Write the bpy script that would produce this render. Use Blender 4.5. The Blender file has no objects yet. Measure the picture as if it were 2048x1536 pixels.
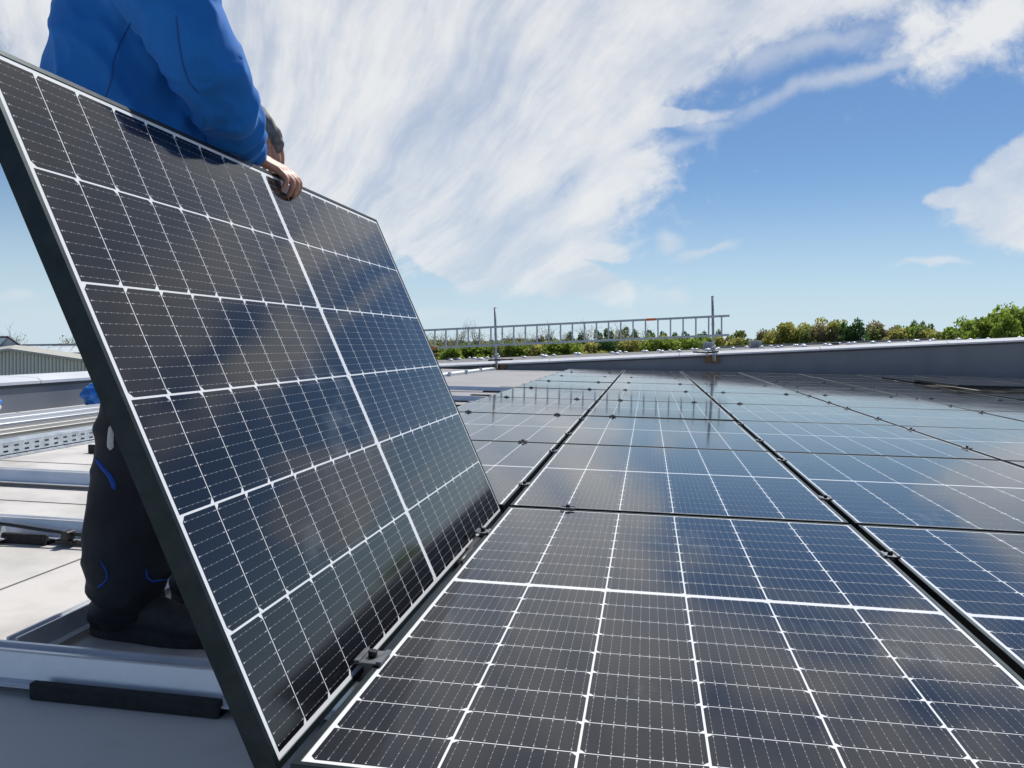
import bpy, bmesh, math, random
import numpy as np
from mathutils import Vector, Matrix, noise
random.seed(7)
C = bpy.context.scene.collection
D = bpy.data
R_ = math.radians

# ------------------------------------------------------------------ camera
CAM = Vector((0.46868, -0.99270, 0.58543))
FWD = Vector((-0.16774541, 0.98429371, -0.05502152)).normalized()
RGT = Vector((0.98550424, 0.16886399, 0.01631997)).normalized()
UPV = RGT.cross(FWD).normalized()
FPX = 1588.35                                   # focal length for a 2048 px wide frame
cd = D.cameras.new('camera'); cam = D.objects.new('camera', cd); C.objects.link(cam)
m = Matrix.Identity(4)
for i in range(3):
    m[i][0] = RGT[i]; m[i][1] = UPV[i]; m[i][2] = -FWD[i]; m[i][3] = CAM[i]
cam.matrix_world = m
cd.sensor_width = 36; cd.lens = FPX / 2048 * 36; cd.clip_start = 0.02; cd.clip_end = 4000
bpy.context.scene.camera = cam

# ------------------------------------------------------------------ colour management
sc = bpy.context.scene
sc.view_settings.view_transform = 'Standard'
try: sc.view_settings.look = 'None'
except Exception: pass
sc.view_settings.exposure = 0.0; sc.view_settings.gamma = 1.0
sc.view_settings.use_curve_mapping = False

# ------------------------------------------------------------------ sun and sky
SUN = Vector((0.29, 0.78, 1.12)).normalized()
sun_el = math.asin(SUN.z); sun_az = math.atan2(SUN.x, SUN.y)
sl = D.lights.new('sun', 'SUN'); sl.energy = 5.0; sl.angle = R_(0.53); sl.color = (1.0, 0.95, 0.88)
so = D.objects.new('sun', sl); C.objects.link(so)
so.rotation_euler = (-SUN).to_track_quat('-Z', 'Y').to_euler(); so.location = (3, 10, 20)

W = D.worlds.new('World'); sc.world = W; W.use_nodes = True
nt = W.node_tree; nt.nodes.clear()
def N(t, **k):
    n = nt.nodes.new(t)
    for a, b in k.items(): setattr(n, a, b)
    return n
def Lk(a, b): nt.links.new(a, b)
def mth(op, a, b=None, c=None, clamp=False):
    n = N('ShaderNodeMath', operation=op); n.use_clamp = clamp
    for i, v in enumerate((a, b, c)):
        if v is None: continue
        if isinstance(v, (int, float)): n.inputs[i].default_value = v
        else: Lk(v, n.inputs[i])
    return n.outputs[0]
def vdot(vec, w):
    n = N('ShaderNodeVectorMath', operation='DOT_PRODUCT'); Lk(vec, n.inputs[0]); n.inputs[1].default_value = w
    return n.outputs['Value']
def sstep(v, lo, hi):
    n = N('ShaderNodeMapRange', interpolation_type='SMOOTHSTEP'); Lk(v, n.inputs['Value'])
    n.inputs['From Min'].default_value = lo; n.inputs['From Max'].default_value = hi
    return n.outputs['Result']
sky = N('ShaderNodeTexSky', sky_type='NISHITA', sun_disc=False)
sky.sun_elevation = sun_el; sky.sun_rotation = sun_az; sky.air_density = 1.0; sky.dust_density = 0.0; sky.ozone_density = 1.6
tc = N('ShaderNodeTexCoord'); dirv = tc.outputs['Generated']
# gnomonic chart of the northern half of the sky, axis fixed in the world
SC = 1.58835
cf = vdot(dirv, FWD); cr = vdot(dirv, RGT); cu = vdot(dirv, UPV)
cfs = mth('MAXIMUM', cf, 0.12)
X = mth('MULTIPLY', mth('DIVIDE', cr, cfs), SC); Y = mth('MULTIPLY', mth('DIVIDE', cu, cfs), SC)
cb = N('ShaderNodeCombineXYZ'); Lk(X, cb.inputs[0]); Lk(Y, cb.inputs[1]); P0 = cb.outputs[0]
def nz(vec, scale, detail=6, rough=0.55, dist=0.0, color=False, w=None):
    n = N('ShaderNodeTexNoise', noise_dimensions='3D'); Lk(vec, n.inputs['Vector'])
    n.inputs['Scale'].default_value = scale; n.inputs['Detail'].default_value = detail
    n.inputs['Roughness'].default_value = rough; n.inputs['Distortion'].default_value = dist
    return n.outputs['Color'] if color else n.outputs['Fac']
def mapped(vec, loc=(0,0,0), rot=0, scale=(1,1,1), kind='TEXTURE'):
    n = N('ShaderNodeMapping', vector_type=kind); Lk(vec, n.inputs['Vector'])
    n.inputs['Location'].default_value = loc; n.inputs['Rotation'].default_value = (0, 0, rot); n.inputs['Scale'].default_value = scale
    return n.outputs[0]
def warp(vec, scale, amt, detail=3):
    c = nz(vec, scale, detail, 0.55, color=True)
    s = N('ShaderNodeVectorMath', operation='SUBTRACT'); Lk(c, s.inputs[0]); s.inputs[1].default_value = (.5, .5, .5)
    s2 = N('ShaderNodeVectorMath', operation='SCALE'); Lk(s.outputs[0], s2.inputs[0]); s2.inputs['Scale'].default_value = amt
    a = N('ShaderNodeVectorMath', operation='ADD'); Lk(vec, a.inputs[0]); Lk(s2.outputs[0], a.inputs[1])
    return a.outputs[0]
PW = warp(warp(P0, 2.2, 0.16), 9.0, 0.05, 4)
def px(u, v): return ((u - 1024) / 1000, (768 - v) / 1000, 0)
def ell(u, v, a, b, ang, gain=1.0):
    mp = mapped(PW, px(u, v), R_(ang), (a / 1000, b / 1000, 1))
    ln = N('ShaderNodeVectorMath', operation='LENGTH'); Lk(mp, ln.inputs[0])
    return mth('MULTIPLY', mth('SUBTRACT', 1.0, ln.outputs['Value']), gain)
# (u, v, semi-axes, tilt anticlockwise)
BIG = [(1300, -760, 2700, 710, 0, 2.2), (700, -60, 1000, 330, 10), (900, 220, 560, 330, 0), (640, 330, 420, 230, 0), (1150, 130, 420, 190, 28), (1030, 480, 225, 105, 8),
       (1130, 440, 130, 45, 14), (1180, 490, 80, 22, 4), (1120, 540, 170, 60, -14), (1330, 240, 140, 28, 4), (1500, 10, 460, 110, 8, .45), (2000, 50, 330, 95, 12, .20),
       (2080, 385, 215, 100, 14), (2060, 300, 140, 50, 32), (1930, 385, 110, 30, 8), (900, 525, 140, 40, -14)]
fld = None
for e in BIG:
    g = ell(*e)
    fld = g if fld is None else mth('SMOOTH_MAX', fld, g, 0.12)
pv = px(440, 860)
sw = N('ShaderNodeSeparateXYZ'); Lk(warp(warp(P0, 1.3, 0.22), 5.0, 0.05, 4), sw.inputs[0])
ex = mth('SUBTRACT', sw.outputs[0], pv[0]); ey = mth('SUBTRACT', sw.outputs[1], pv[1])
th = mth('ARCTAN2', ey, ex); rad = mth('SQRT', mth('ADD', mth('MULTIPLY', ex, ex), mth('MULTIPLY', ey, ey)))
cpol = N('ShaderNodeCombineXYZ'); Lk(mth('MULTIPLY', th, 5.0), cpol.inputs[0]); Lk(mth('MULTIPLY', rad, 1.25), cpol.inputs[1])
strk = nz(cpol.outputs[0], 1.5, 10, 0.60)
cum = nz(warp(P0, 4.0, 0.12), 7.0, 12, 0.64)
soft = nz(P0, 2.1, 3, 0.5)
tex = mth('ADD', mth('MULTIPLY', mth('SUBTRACT', strk, 0.5), 0.75), mth('MULTIPLY', mth('SUBTRACT', cum, 0.5), 0.85))
dens = sstep(mth('ADD', fld, mth('MULTIPLY', tex, 1.05)), -0.07, 0.27)
veil = sstep(mth('ADD', mth('ADD', mth('MULTIPLY', strk, .55), mth('MULTIPLY', soft, .30)), mth('MULTIPLY', cum, .15)), 0.34, 0.60)
dens = mth('MULTIPLY', dens, mth('ADD', 0.66, mth('MULTIPLY', veil, 0.34)))
# thin wisps
THIN = [(1700, 150, 420, 30, 20), (1330, 310, 150, 26, 24), (1390, 250, 100, 26, -4), (1620, 90, 300, 50, 14), (1335, 478, 42, 24, 10), (1410, 490, 90, 14, 12), (1330, 578, 42, 18, 0),
        (1860, 536, 90, 12, 10), (880, 628, 110, 16, 3), (60, 655, 120, 40, 6), (40, 600, 90, 14, 0), (1210, 575, 110, 26, -8), (700, 640, 90, 14, 0)]
fl2 = None
for e in THIN:
    g = ell(*e)
    fl2 = g if fl2 is None else mth('SMOOTH_MAX', fl2, g, 0.05)
dens2 = mth('MULTIPLY', sstep(mth('ADD', fl2, mth('MULTIPLY', tex, 1.2)), -0.1, 0.9), 0.62)
front = mth('MAXIMUM', dens, dens2)
# elsewhere: unseen added cloud on a flat layer, kept thin to lower ambient light
dz = mth('MAXIMUM', mth('ADD', vdot(dirv, (0, 0, 1)), 0.16), 0.05)
c2 = N('ShaderNodeCombineXYZ'); Lk(mth('DIVIDE', vdot(dirv, (1, 0, 0)), dz), c2.inputs[0]); Lk(mth('DIVIDE', vdot(dirv, (0, 1, 0)), dz), c2.inputs[1])
gen = sstep(mth('ADD', mth('MULTIPLY', sstep(cf, -.2, .9), 0.10), nz(warp(mapped(c2.outputs[0], (3.1, 1.7, 0), 0.6, (1, .45, 1)), 1.0, .5), 0.9, 9, 0.6)), 0.50, 0.72)
wf = sstep(cf, 0.35, 0.62)
# above the frame the front chart hands over to the layer too
wf = mth('MULTIPLY', wf, mth('SUBTRACT', 1.0, sstep(Y, 1.0, 1.5)))
mixd = mth('ADD', mth('MULTIPLY', front, wf), mth('MULTIPLY', gen, mth('SUBTRACT', 1.0, wf)))
hz = sstep(vdot(dirv, (0, 0, 1)), -0.01, 0.10)
mixd = mth('MULTIPLY', mixd, hz)
shade = N('ShaderNodeMix', data_type='RGBA')
Lk(veil, shade.inputs[0])
shade.inputs[6].default_value = (0.64, 0.71, 0.83, 1); shade.inputs[7].default_value = (0.97, 0.98, 0.985, 1)
tint = N('ShaderNodeMix', data_type='RGBA', blend_type='MULTIPLY'); tint.inputs[0].default_value = 1
Lk(sky.outputs[0], tint.inputs[6]); tint.inputs[7].default_value = (0.80, 0.97, 1.17, 1)
hzm = N('ShaderNodeMix', data_type='RGBA'); Lk(mth('MULTIPLY', sstep(vdot(dirv, (0, 0, 1)), 0.21, -0.03), 0.86), hzm.inputs[0])
Lk(tint.outputs[2], hzm.inputs[6]); hzm.inputs[7].default_value = (8.3, 10.4, 12.2, 1)
bgs = N('ShaderNodeBackground'); Lk(hzm.outputs[2], bgs.inputs[0]); bgs.inputs[1].default_value = 0.072
bgc = N('ShaderNodeBackground'); Lk(shade.outputs[2], bgc.inputs[0]); bgc.inputs[1].default_value = 0.88
mx = N('ShaderNodeMixShader'); Lk(mth('MULTIPLY', mixd, 0.93), mx.inputs[0]); Lk(bgs.outputs[0], mx.inputs[1]); Lk(bgc.outputs[0], mx.inputs[2])
out = N('ShaderNodeOutputWorld'); Lk(mx.outputs[0], out.inputs[0])

# ------------------------------------------------------------------ helpers
def ray(u, v):
    return FWD + RGT * ((u - 1024) / FPX) - UPV * ((v - 768) / FPX)
def at_y(u, v, y):
    d = ray(u, v); return CAM + d * ((y - CAM.y) / d.y)
def at_z(u, v, z):
    d = ray(u, v); return CAM + d * ((z - CAM.z) / d.z)
def at_d(u, v, dist):
    return CAM + ray(u, v) * dist

def mat(name, base=(.5,.5,.5), rough=.5, metal=0.0, spec=.5, build=None):
    M = D.materials.new(name); M.use_nodes = True
    b = M.node_tree.nodes['Principled BSDF']
    b.inputs['Base Color'].default_value = (*base, 1); b.inputs['Roughness'].default_value = rough
    b.inputs['Metallic'].default_value = metal; b.inputs['Specular IOR Level'].default_value = spec
    if build: build(M.node_tree, b)
    return M
def noisy(c1, c2, scale=8, detail=6, rough=None, bump=0.0, bscale=None, coord='Object', stretch=(1,1,1), lo=.35, hi=.65, bdist=.002):
    def f(t, b):
        tcn = t.nodes.new('ShaderNodeTexCoord'); mp = t.nodes.new('ShaderNodeMapping'); mp.inputs['Scale'].default_value = stretch
        t.links.new(tcn.outputs[coord], mp.inputs[0])
        n = t.nodes.new('ShaderNodeTexNoise'); n.inputs['Scale'].default_value = scale; n.inputs['Detail'].default_value = detail
        n.inputs['Roughness'].default_value = .6
        t.links.new(mp.outputs[0], n.inputs['Vector'])
        r = t.nodes.new('ShaderNodeMapRange'); r.inputs['From Min'].default_value = lo; r.inputs['From Max'].default_value = hi
        t.links.new(n.outputs['Fac'], r.inputs['Value'])
        mx = t.nodes.new('ShaderNodeMix'); mx.data_type = 'RGBA'
        mx.inputs[6].default_value = (*c1, 1); mx.inputs[7].default_value = (*c2, 1)
        t.links.new(r.outputs[0], mx.inputs[0]); t.links.new(mx.outputs[2], b.inputs['Base Color'])
        if rough:
            rr = t.nodes.new('ShaderNodeMapRange'); rr.inputs['To Min'].default_value = rough[0]; rr.inputs['To Max'].default_value = rough[1]
            t.links.new(n.outputs['Fac'], rr.inputs['Value']); t.links.new(rr.outputs[0], b.inputs['Roughness'])
        if bump:
            n2 = t.nodes.new('ShaderNodeTexNoise'); n2.inputs['Scale'].default_value = bscale or scale * 5; n2.inputs['Detail'].default_value = 4
            t.links.new(mp.outputs[0], n2.inputs['Vector'])
            bp = t.nodes.new('ShaderNodeBump'); bp.inputs['Strength'].default_value = bump; bp.inputs['Distance'].default_value = bdist
            t.links.new(n2.outputs['Fac'], bp.inputs['Height']); t.links.new(bp.outputs[0], b.inputs['Normal'])
    return f

def mesh_of(bm, name, m, smooth=False):
    me = D.meshes.new(name); bm.normal_update(); bm.to_mesh(me); bm.free()
    for mm in (m if isinstance(m, (list, tuple)) else [m]): me.materials.append(mm)
    if smooth:
        for p in me.polygons: p.use_smooth = True
    return me
def link(name, me, parent=None, loc=None, rot=None):
    o = D.objects.new(name, me); C.objects.link(o)
    if parent is not None: o.parent = parent
    if loc is not None: o.location = loc
    if rot is not None: o.rotation_euler = rot
    return o
def obj(name, bm, m, parent=None, loc=None, smooth=False):
    return link(name, mesh_of(bm, name, m, smooth), parent, loc)
def tag(o, label, cat, group=None):
    o['label'] = label; o['category'] = cat
    if group: o['group'] = group
    return o
def empty(name, loc=(0,0,0), rotz=0):
    o = D.objects.new(name, None); C.objects.link(o); o.location = loc; o.rotation_euler = (0, 0, rotz); o.empty_display_size = .1
    return o
def copy_tree(o, parent=None):
    c = o.copy(); C.objects.link(c); c.parent = parent
    for ch in list(o.children): copy_tree(ch, c)
    return c
def box(bm, x0, x1, y0, y1, z0, z1, mi=0, bev=0.0, M=None):
    r = bmesh.ops.create_cube(bm, size=1)
    vs = r['verts']
    for v in vs:
        v.co = Vector(((x0+x1)/2 + v.co.x*(x1-x0), (y0+y1)/2 + v.co.y*(y1-y0), (z0+z1)/2 + v.co.z*(z1-z0)))
    fs = {f for v in vs for f in v.link_faces}
    for f in fs: f.material_index = mi
    if bev > 0:
        es = {e for v in vs for e in v.link_edges}
        rr = bmesh.ops.bevel(bm, geom=list(es), offset=bev, segments=1, affect='EDGES', profile=.5)
        for f in rr['faces']: f.material_index = mi
        vs = list({v for f in rr['faces'] for v in f.verts} | {v for v in vs if v.is_valid})
    if M is not None:
        bmesh.ops.transform(bm, matrix=M, verts=[v for v in vs if v.is_valid])
    return vs
def cyl(bm, a, b, r0, r1=None, n=12, mi=0, caps=True):
    a = Vector(a); b = Vector(b); r1 = r0 if r1 is None else r1
    d = b - a; L = d.length
    q = d.to_track_quat('Z', 'Y').to_matrix().to_4x4()
    Mx = Matrix.Translation((a+b)/2) @ q
    r = bmesh.ops.create_cone(bm, cap_ends=caps, segments=n, radius1=r0, radius2=r1, depth=L, matrix=Mx)
    for f in {f for v in r['verts'] for f in v.link_faces}: f.material_index = mi; f.smooth = len(f.verts) == 4
    return r['verts']
def extrude_profile(bm, prof, p0, p1, up=(0,0,1), mi=0, closed=True):
    """prof: (side, height) points swept from p0 to p1; side is to the right of travel"""
    p0 = Vector(p0); p1 = Vector(p1); d = (p1-p0).normalized(); u = Vector(up); s = d.cross(u).normalized(); u = s.cross(d)
    A = [bm.verts.new(p0 + s*a + u*b) for a, b in prof]; B = [bm.verts.new(p1 + s*a + u*b) for a, b in prof]
    n = len(prof)
    for i in range(n if closed else n-1):
        j = (i+1) % n
        f = bm.faces.new((A[i], A[j], B[j], B[i])); f.material_index = mi
    if closed:
        bm.faces.new(A[::-1]).material_index = mi; bm.faces.new(B).material_index = mi

# ------------------------------------------------------------------ materials
M_roof = mat('roof membrane', rough=.65, build=noisy((.42,.41,.385), (.57,.555,.535), 2.2, 10, (.5,.8), .25, 60, lo=.36, hi=.56))
M_wall = mat('grey wall sheet', rough=.6, build=noisy((.125,.145,.175), (.150,.172,.205), 2.2, 6, (.5,.7), .1, 30, stretch=(1,1,.5)))
M_cope = mat('coping metal', rough=.7, metal=0, spec=.15, build=noisy((.50,.53,.58), (.58,.61,.66), 3, 5, (.65,.8)))
M_dark = mat('dark trim and shadow line', (.03,.035,.045), .5)
M_alu = mat('mill aluminium', rough=.4, metal=.55, build=noisy((.60,.63,.67), (.72,.74,.78), 6, 6, (.28,.5), .15, 90, stretch=(1,1,1)))
M_galv = mat('galvanised steel', rough=.4, metal=.85, build=noisy((.46,.50,.54), (.66,.70,.74), 18, 4, (.3,.55)))
M_tube = mat('dull scaffold tube', rough=.5, metal=.5, build=noisy((.28,.30,.33), (.42,.44,.47), 14, 5, (.4,.6)))
M_ladder = mat('ladder aluminium', rough=.45, metal=.4, build=noisy((.38,.42,.46), (.48,.52,.56), 10, 5, (.35,.6)))
M_frame = mat('black anodised frame', (.02,.022,.024), .34, .85, .4, build=noisy((.018,.028,.033), (.028,.038,.044), 30, 4, (.38,.50)))
M_rub = mat('black rubber', rough=.8, build=noisy((.012,.012,.014), (.028,.028,.03), 60, 4, (.7,.95), .3, 300))
M_plas = mat('black plastic', (.012,.012,.014), .45)
M_clamp = mat('clamp alloy', rough=.35, metal=.7, build=noisy((.12,.13,.14), (.20,.21,.23), 40, 3, (.3,.5)))
M_wood = mat('wood block', rough=.75, build=noisy((.10,.055,.03), (.19,.11,.06), 20, 6, (.6,.9), .3, 80, stretch=(1,1,6)))
M_orange = mat('orange sticker', (.65,.13,.02), .5)
M_blue = mat('blue plastic', rough=.3, build=noisy((.01,.10,.42), (.02,.22,.70), 14, 5, (.15,.4), .6, 20, bdist=.02))
M_white = mat('white plastic', rough=.35, build=noisy((.62,.64,.66), (.82,.83,.84), 10, 4, (.2,.5), .4, 14, bdist=.02))
M_label = mat('white sticker', (.55,.62,.70), .5)

def laminate(base, cellmode):
    def f(t, b):
        n = t.nodes; L = t.links.new
        uv = n.new('ShaderNodeUVMap'); uv.uv_map = 'UVMap'
        sp = n.new('ShaderNodeSeparateXYZ'); L(uv.outputs[0], sp.inputs[0])
        def mt(op, a, c=None, d=None):
            q = n.new('ShaderNodeMath'); q.operation = op
            for i, v in enumerate((a, c, d)):
                if v is None: continue
                if isinstance(v, (int, float)): q.inputs[i].default_value = v
                else: L(v, q.inputs[i])
            return q.outputs[0]
        geo = n.new('ShaderNodeTexCoord')
        if cellmode:
            u = sp.outputs[0]; v = sp.outputs[1]        # metres from the cell centre: u across, v along the wires
            pit = .0182
            su = mt('ABSOLUTE', mt('SUBTRACT', mt('FRACT', mt('ADD', mt('DIVIDE', u, pit), 100.0)), .5))
            du = mt('MULTIPLY', su, pit)                   # distance to nearest wire
            wire = mt('LESS_THAN', du, .00022)
            vv = mt('ABSOLUTE', mt('SUBTRACT', mt('FRACT', mt('ADD', mt('DIVIDE', v, .0145), 100.0)), .5))
            dv = mt('MULTIPLY', vv, .0145)
            pad = mt('MULTIPLY', mt('LESS_THAN', du, .00065), mt('LESS_THAN', dv, .0008))
            endp = mt('MULTIPLY', mt('LESS_THAN', du, .0010), mt('LESS_THAN', mt('ABSOLUTE', mt('SUBTRACT', mt('ABSOLUTE', v), .0405)), .0013))
            metal = mt('MAXIMUM', mt('MULTIPLY', wire, .27), mt('MAXIMUM', mt('MULTIPLY', pad, .60), mt('MULTIPLY', endp, .8)))
            # fine finger lines
            w = n.new('ShaderNodeTexNoise'); w.inputs['Scale'].default_value = 1.0; w.inputs['Detail'].default_value = 3
            mp = n.new('ShaderNodeMapping'); mp.inputs['Scale'].default_value = (900, 26, 1); L(uv.outputs[0], mp.inputs[0]); L(mp.outputs[0], w.inputs['Vector'])
            oi = n.new('ShaderNodeObjectInfo')
            mx0 = n.new('ShaderNodeMix'); mx0.data_type = 'RGBA'; mx0.inputs[6].default_value = (.0030,.0033,.0075,1); mx0.inputs[7].default_value = (.0095,.0088,.0100,1)
            L(mt('ADD', mt('MULTIPLY', w.outputs['Fac'], .6), mt('MULTIPLY', oi.outputs['Random'], .4)), mx0.inputs[0])
            mx = n.new('ShaderNodeMix'); mx.data_type = 'RGBA'; mx.inputs[7].default_value = (.62,.64,.66,1)
            L(metal, mx.inputs[0]); L(mx0.outputs[2], mx.inputs[6])
            # wiped finger marks and dust on the glass
            ps = n.new('ShaderNodeNewGeometry')
            n1 = n.new('ShaderNodeTexNoise'); n1.inputs['Scale'].default_value = 2.3; n1.inputs['Detail'].default_value = 2; L(ps.outputs['Position'], n1.inputs['Vector'])
            m2 = n.new('ShaderNodeMapping'); m2.inputs['Scale'].default_value = (30, 9, 9); m2.inputs['Rotation'].default_value = (0,0,.6); L(ps.outputs['Position'], m2.inputs[0])
            n2 = n.new('ShaderNodeTexNoise'); n2.inputs['Scale'].default_value = 1; n2.inputs['Detail'].default_value = 5; L(m2.outputs[0], n2.inputs['Vector'])
            def ss(v, a_, b_):
                q = n.new('ShaderNodeMapRange'); q.interpolation_type = 'SMOOTHSTEP'; q.inputs['From Min'].default_value = a_; q.inputs['From Max'].default_value = b_; L(v, q.inputs['Value']); return q.outputs[0]
            n3 = n.new('ShaderNodeTexNoise'); n3.inputs['Scale'].default_value = 260; n3.inputs['Detail'].default_value = 2; L(ps.outputs['Position'], n3.inputs['Vector'])
            dust = mt('ADD', mt('MULTIPLY', mt('MULTIPLY', ss(n1.outputs['Fac'], .56, .70), ss(n2.outputs['Fac'], .46, .66)), .16), mt('MULTIPLY', ss(n3.outputs['Fac'], .74, .80), .18))
            dm = n.new('ShaderNodeMix'); dm.data_type = 'RGBA'; dm.inputs[7].default_value = (.30,.33,.37,1); L(dust, dm.inputs[0]); L(mx.outputs[2], dm.inputs[6])
            L(dm.outputs[2], b.inputs['Base Color'])
        # dust and wiping marks on the glass: roughness only
        d = n.new('ShaderNodeTexNoise'); d.inputs['Scale'].default_value = 3.0; d.inputs['Detail'].default_value = 8; d.inputs['Roughness'].default_value = .65
        L(geo.outputs['Object'], d.inputs['Vector'])
        r = n.new('ShaderNodeMapRange'); r.inputs['From Min'].default_value = .3; r.inputs['From Max'].default_value = .75
        r.inputs['To Min'].default_value = .055; r.inputs['To Max'].default_value = .10
        L(d.outputs['Fac'], r.inputs['Value']); L(r.outputs[0], b.inputs['Roughness'])
        b.inputs['IOR'].default_value = 1.52
    return f
M_cell = mat('solar cell under glass', (.01,.012,.02), .07, 0, .5, build=laminate(None, True))
M_back = mat('white backsheet under glass', (.74,.76,.78), .07, 0, .5, build=laminate(None, False))

# ------------------------------------------------------------------ solar module
MW, ML, GX, GY = 1.138, 1.732, .022, .028
TX, TY = MW + GX, ML + GY
CW, CH, MID = .1841, .0932, .0182
FH = .033                                           # frame depth
mx_ = (MW - 6*CW) / 2; my_ = (ML - 18*CH - MID) / 2
def cell_verts(top_cham):
    a, b, c = CW/2 - .0019, CH/2 - .0013, .0085
    if top_cham: return [(-a,-b), (a,-b), (a,b-c), (a-c,b), (-a+c,b), (-a,b-c)]
    return [(-a+c,-b), (a-c,-b), (a,-b+c), (a,b), (-a,b), (-a,-b+c)]
def add_cell(bm, uvl, cx, cy, cham, z=.0, th=.0002):
    pts = cell_verts(cham)
    T = [bm.verts.new((cx+x, cy+y, z)) for x, y in pts]; B = [bm.verts.new((cx+x, cy+y, z-th)) for x, y in pts]
    fs = [bm.faces.new(T)]
    for i in range(6):
        j = (i+1) % 6; fs.append(bm.faces.new((B[i], B[j], T[j], T[i])))
    for f in fs:
        for l in f.loops: l[uvl].uv = (l.vert.co.x - cx, l.vert.co.y - cy)
def cell_mesh(cham):
    bm = bmesh.new(); uvl = bm.loops.layers.uv.new('UVMap'); add_cell(bm, uvl, 0, 0, cham)
    return mesh_of(bm, 'cell', M_cell)
CELL = [cell_mesh(0), cell_mesh(1)]
def cell_pos():
    for i in range(6):
        for k in range(18):
            yield i, mx_ + (i+.5)*CW, my_ + (k+.5)*CH + (MID if k > 8 else 0)
bm = bmesh.new(); uvl = bm.loops.layers.uv.new('UVMap')
for i, x, y in cell_pos(): add_cell(bm, uvl, x, y, i % 2)
CELLS_JOINED = mesh_of(bm, 'cells', M_cell)
bm = bmesh.new(); uvl = bm.loops.layers.uv.new('UVMap')
box(bm, .006, MW-.006, .006, ML-.006, -.0062, -.0003)
BACK = mesh_of(bm, 'backsheet', M_back)
def frame_bar(L):                                    # along +y from 0 to L, outer face at x=0, glass side +x; mitred
    bm = bmesh.new()
    prof = [(0, -FH), (.0015, -FH), (.026, -FH), (.026, -FH+.0018), (.0018, -FH+.0018), (.0018, -.008), (.0105, -.008), (.0105, .0004), (.0095, .0012), (.0008, .0012), (0, .0006)]
    A = [bm.verts.new((x, x, z)) for x, z in prof]; B = [bm.verts.new((x, L-x, z)) for x, z in prof]
    n = len(prof)
    for i in range(n):
        j = (i+1) % n; bm.faces.new((A[i], B[i], B[j], A[j]))
    bm.faces.new(A); bm.faces.new(B[::-1])
    bmesh.ops.recalc_face_normals(bm, faces=bm.faces)
    return mesh_of(bm, 'frame_bar', M_frame)
BAR_L, BAR_S = frame_bar(ML), frame_bar(MW)
def junction_mesh():
    bm = bmesh.new()
    for y in (ML*.5,):
        for x in (.25, MW/2, MW-.25): box(bm, x-.03, x+.03, y-.035, y+.035, -.024, -.0066, bev=.003)
    return mesh_of(bm, 'junction_box', M_plas)
JB = junction_mesh()
def panel(loc, detailed, tilt=(0,0,0)):
    t = D.objects.new('solar_panel', None); C.objects.link(t); t.location = loc; t.rotation_euler = tilt; t.empty_display_size = .1
    link('frame_bar', BAR_L, t, (0,0,0)); link('frame_bar', BAR_L, t, (MW, ML, 0), (0,0,math.pi))
    link('frame_bar', BAR_S, t, (MW, 0, 0), (0,0,math.pi/2)); link('frame_bar', BAR_S, t, (0, ML, 0), (0,0,-math.pi/2))
    link('backsheet', BACK, t)
    if detailed:
        for i, x, y in cell_pos(): link('cell', CELL[i % 2], t, (x, y, 0))
    else:
        o = link('cells', CELLS_JOINED, t); o['kind'] = 'stuff'
    return t
def ordn(n): return ['first','second','third','fourth','fifth','sixth','seventh','eighth','ninth','tenth'][n]
COLN = {-1: 'column behind the lifted panel', 0: 'column of the foreground panel', 1: 'next column right of the foreground one',
        2: 'second column right of the foreground one', 3: 'third column right of the foreground one'}
rng = random.Random(3)
for c in (-1, 0, 1, 2, 3):
    for n in range(9):
        if c == -1 and n == 0: continue
        if c == 2 and n < 1 or c == 3 and n < 3: continue
        tl = (R_(rng.uniform(-.10,.10)), R_(rng.uniform(-.10,.10)), 0) if n > 1 else (0,0,0)
        p = panel((c*TX, n*TY, rng.uniform(-.001,.001) if n > 1 else 0), n == 0 or n == 1 and c < 3, tl)
        if c == 0 and n == 0: lb = 'flat black framed solar panel filling the foreground right of the lifted panel'
        else: lb = 'flat solar panel, %s from the camera in the %s' % (ordn(n - (1 if c == -1 else 0) if c < 2 else n - (1 if c == 2 else 3)), COLN[c])
        tag(p, lb, 'solar panel', 'solar panels laid flat on the roof')
fg = [o for o in D.objects if o.get('label', '').startswith('flat black framed solar panel filling')][0]
for y0 in (.20, 1.52):
    b = bmesh.new(); box(b, -.0012, -.0003, y0, y0+.115, -.027, -.006)
    for k in range(14): box(b, -.0016, -.0013, y0+.012+.0065*k, y0+.0145+.0065*k, -.022, -.014, mi=1)
    me = mesh_of(b, 'barcode_sticker', [M_label, M_plas]); link('barcode_sticker', me, fg)
# loose panels on the far right, not yet bolted down
for (x, y, z, rz, lb) in [
    (4.655, 8.86, .012, 0, 'loose panel at right edge, nearest of the unclamped ones'),
    (4.67, 10.76, .074, R_(.6), 'raised unclamped solar panel with its black front edge showing, left of the black bag'),
    (4.66, 12.56, .034, 0, 'unclamped solar panel lying crooked just in front of the grey wall'),
    (5.84, 12.95, .040, R_(-.5), 'unclamped solar panel by the wall, behind the black bag'),
    (5.83, 10.78, .068, 0, 'raised unclamped solar panel with the black bag lying on it'),
    (4.66, 14.34, .0, 0, 'added flat solar panel at the foot of the wall behind the crooked loose one'), (5.84, 14.72, .0, 0, 'added far flat solar panel by the wall, second from the clamped columns'),  # two panels added to cover the bright roof strip before the wall
    (5.82, 8.86, .012, 0, 'loose solar panel in front of the one under the black bag')]:
    p = panel((x, y, z), False, (0, 0, rz)); tag(p, lb, 'solar panel', 'unclamped solar panels on the right')
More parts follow.
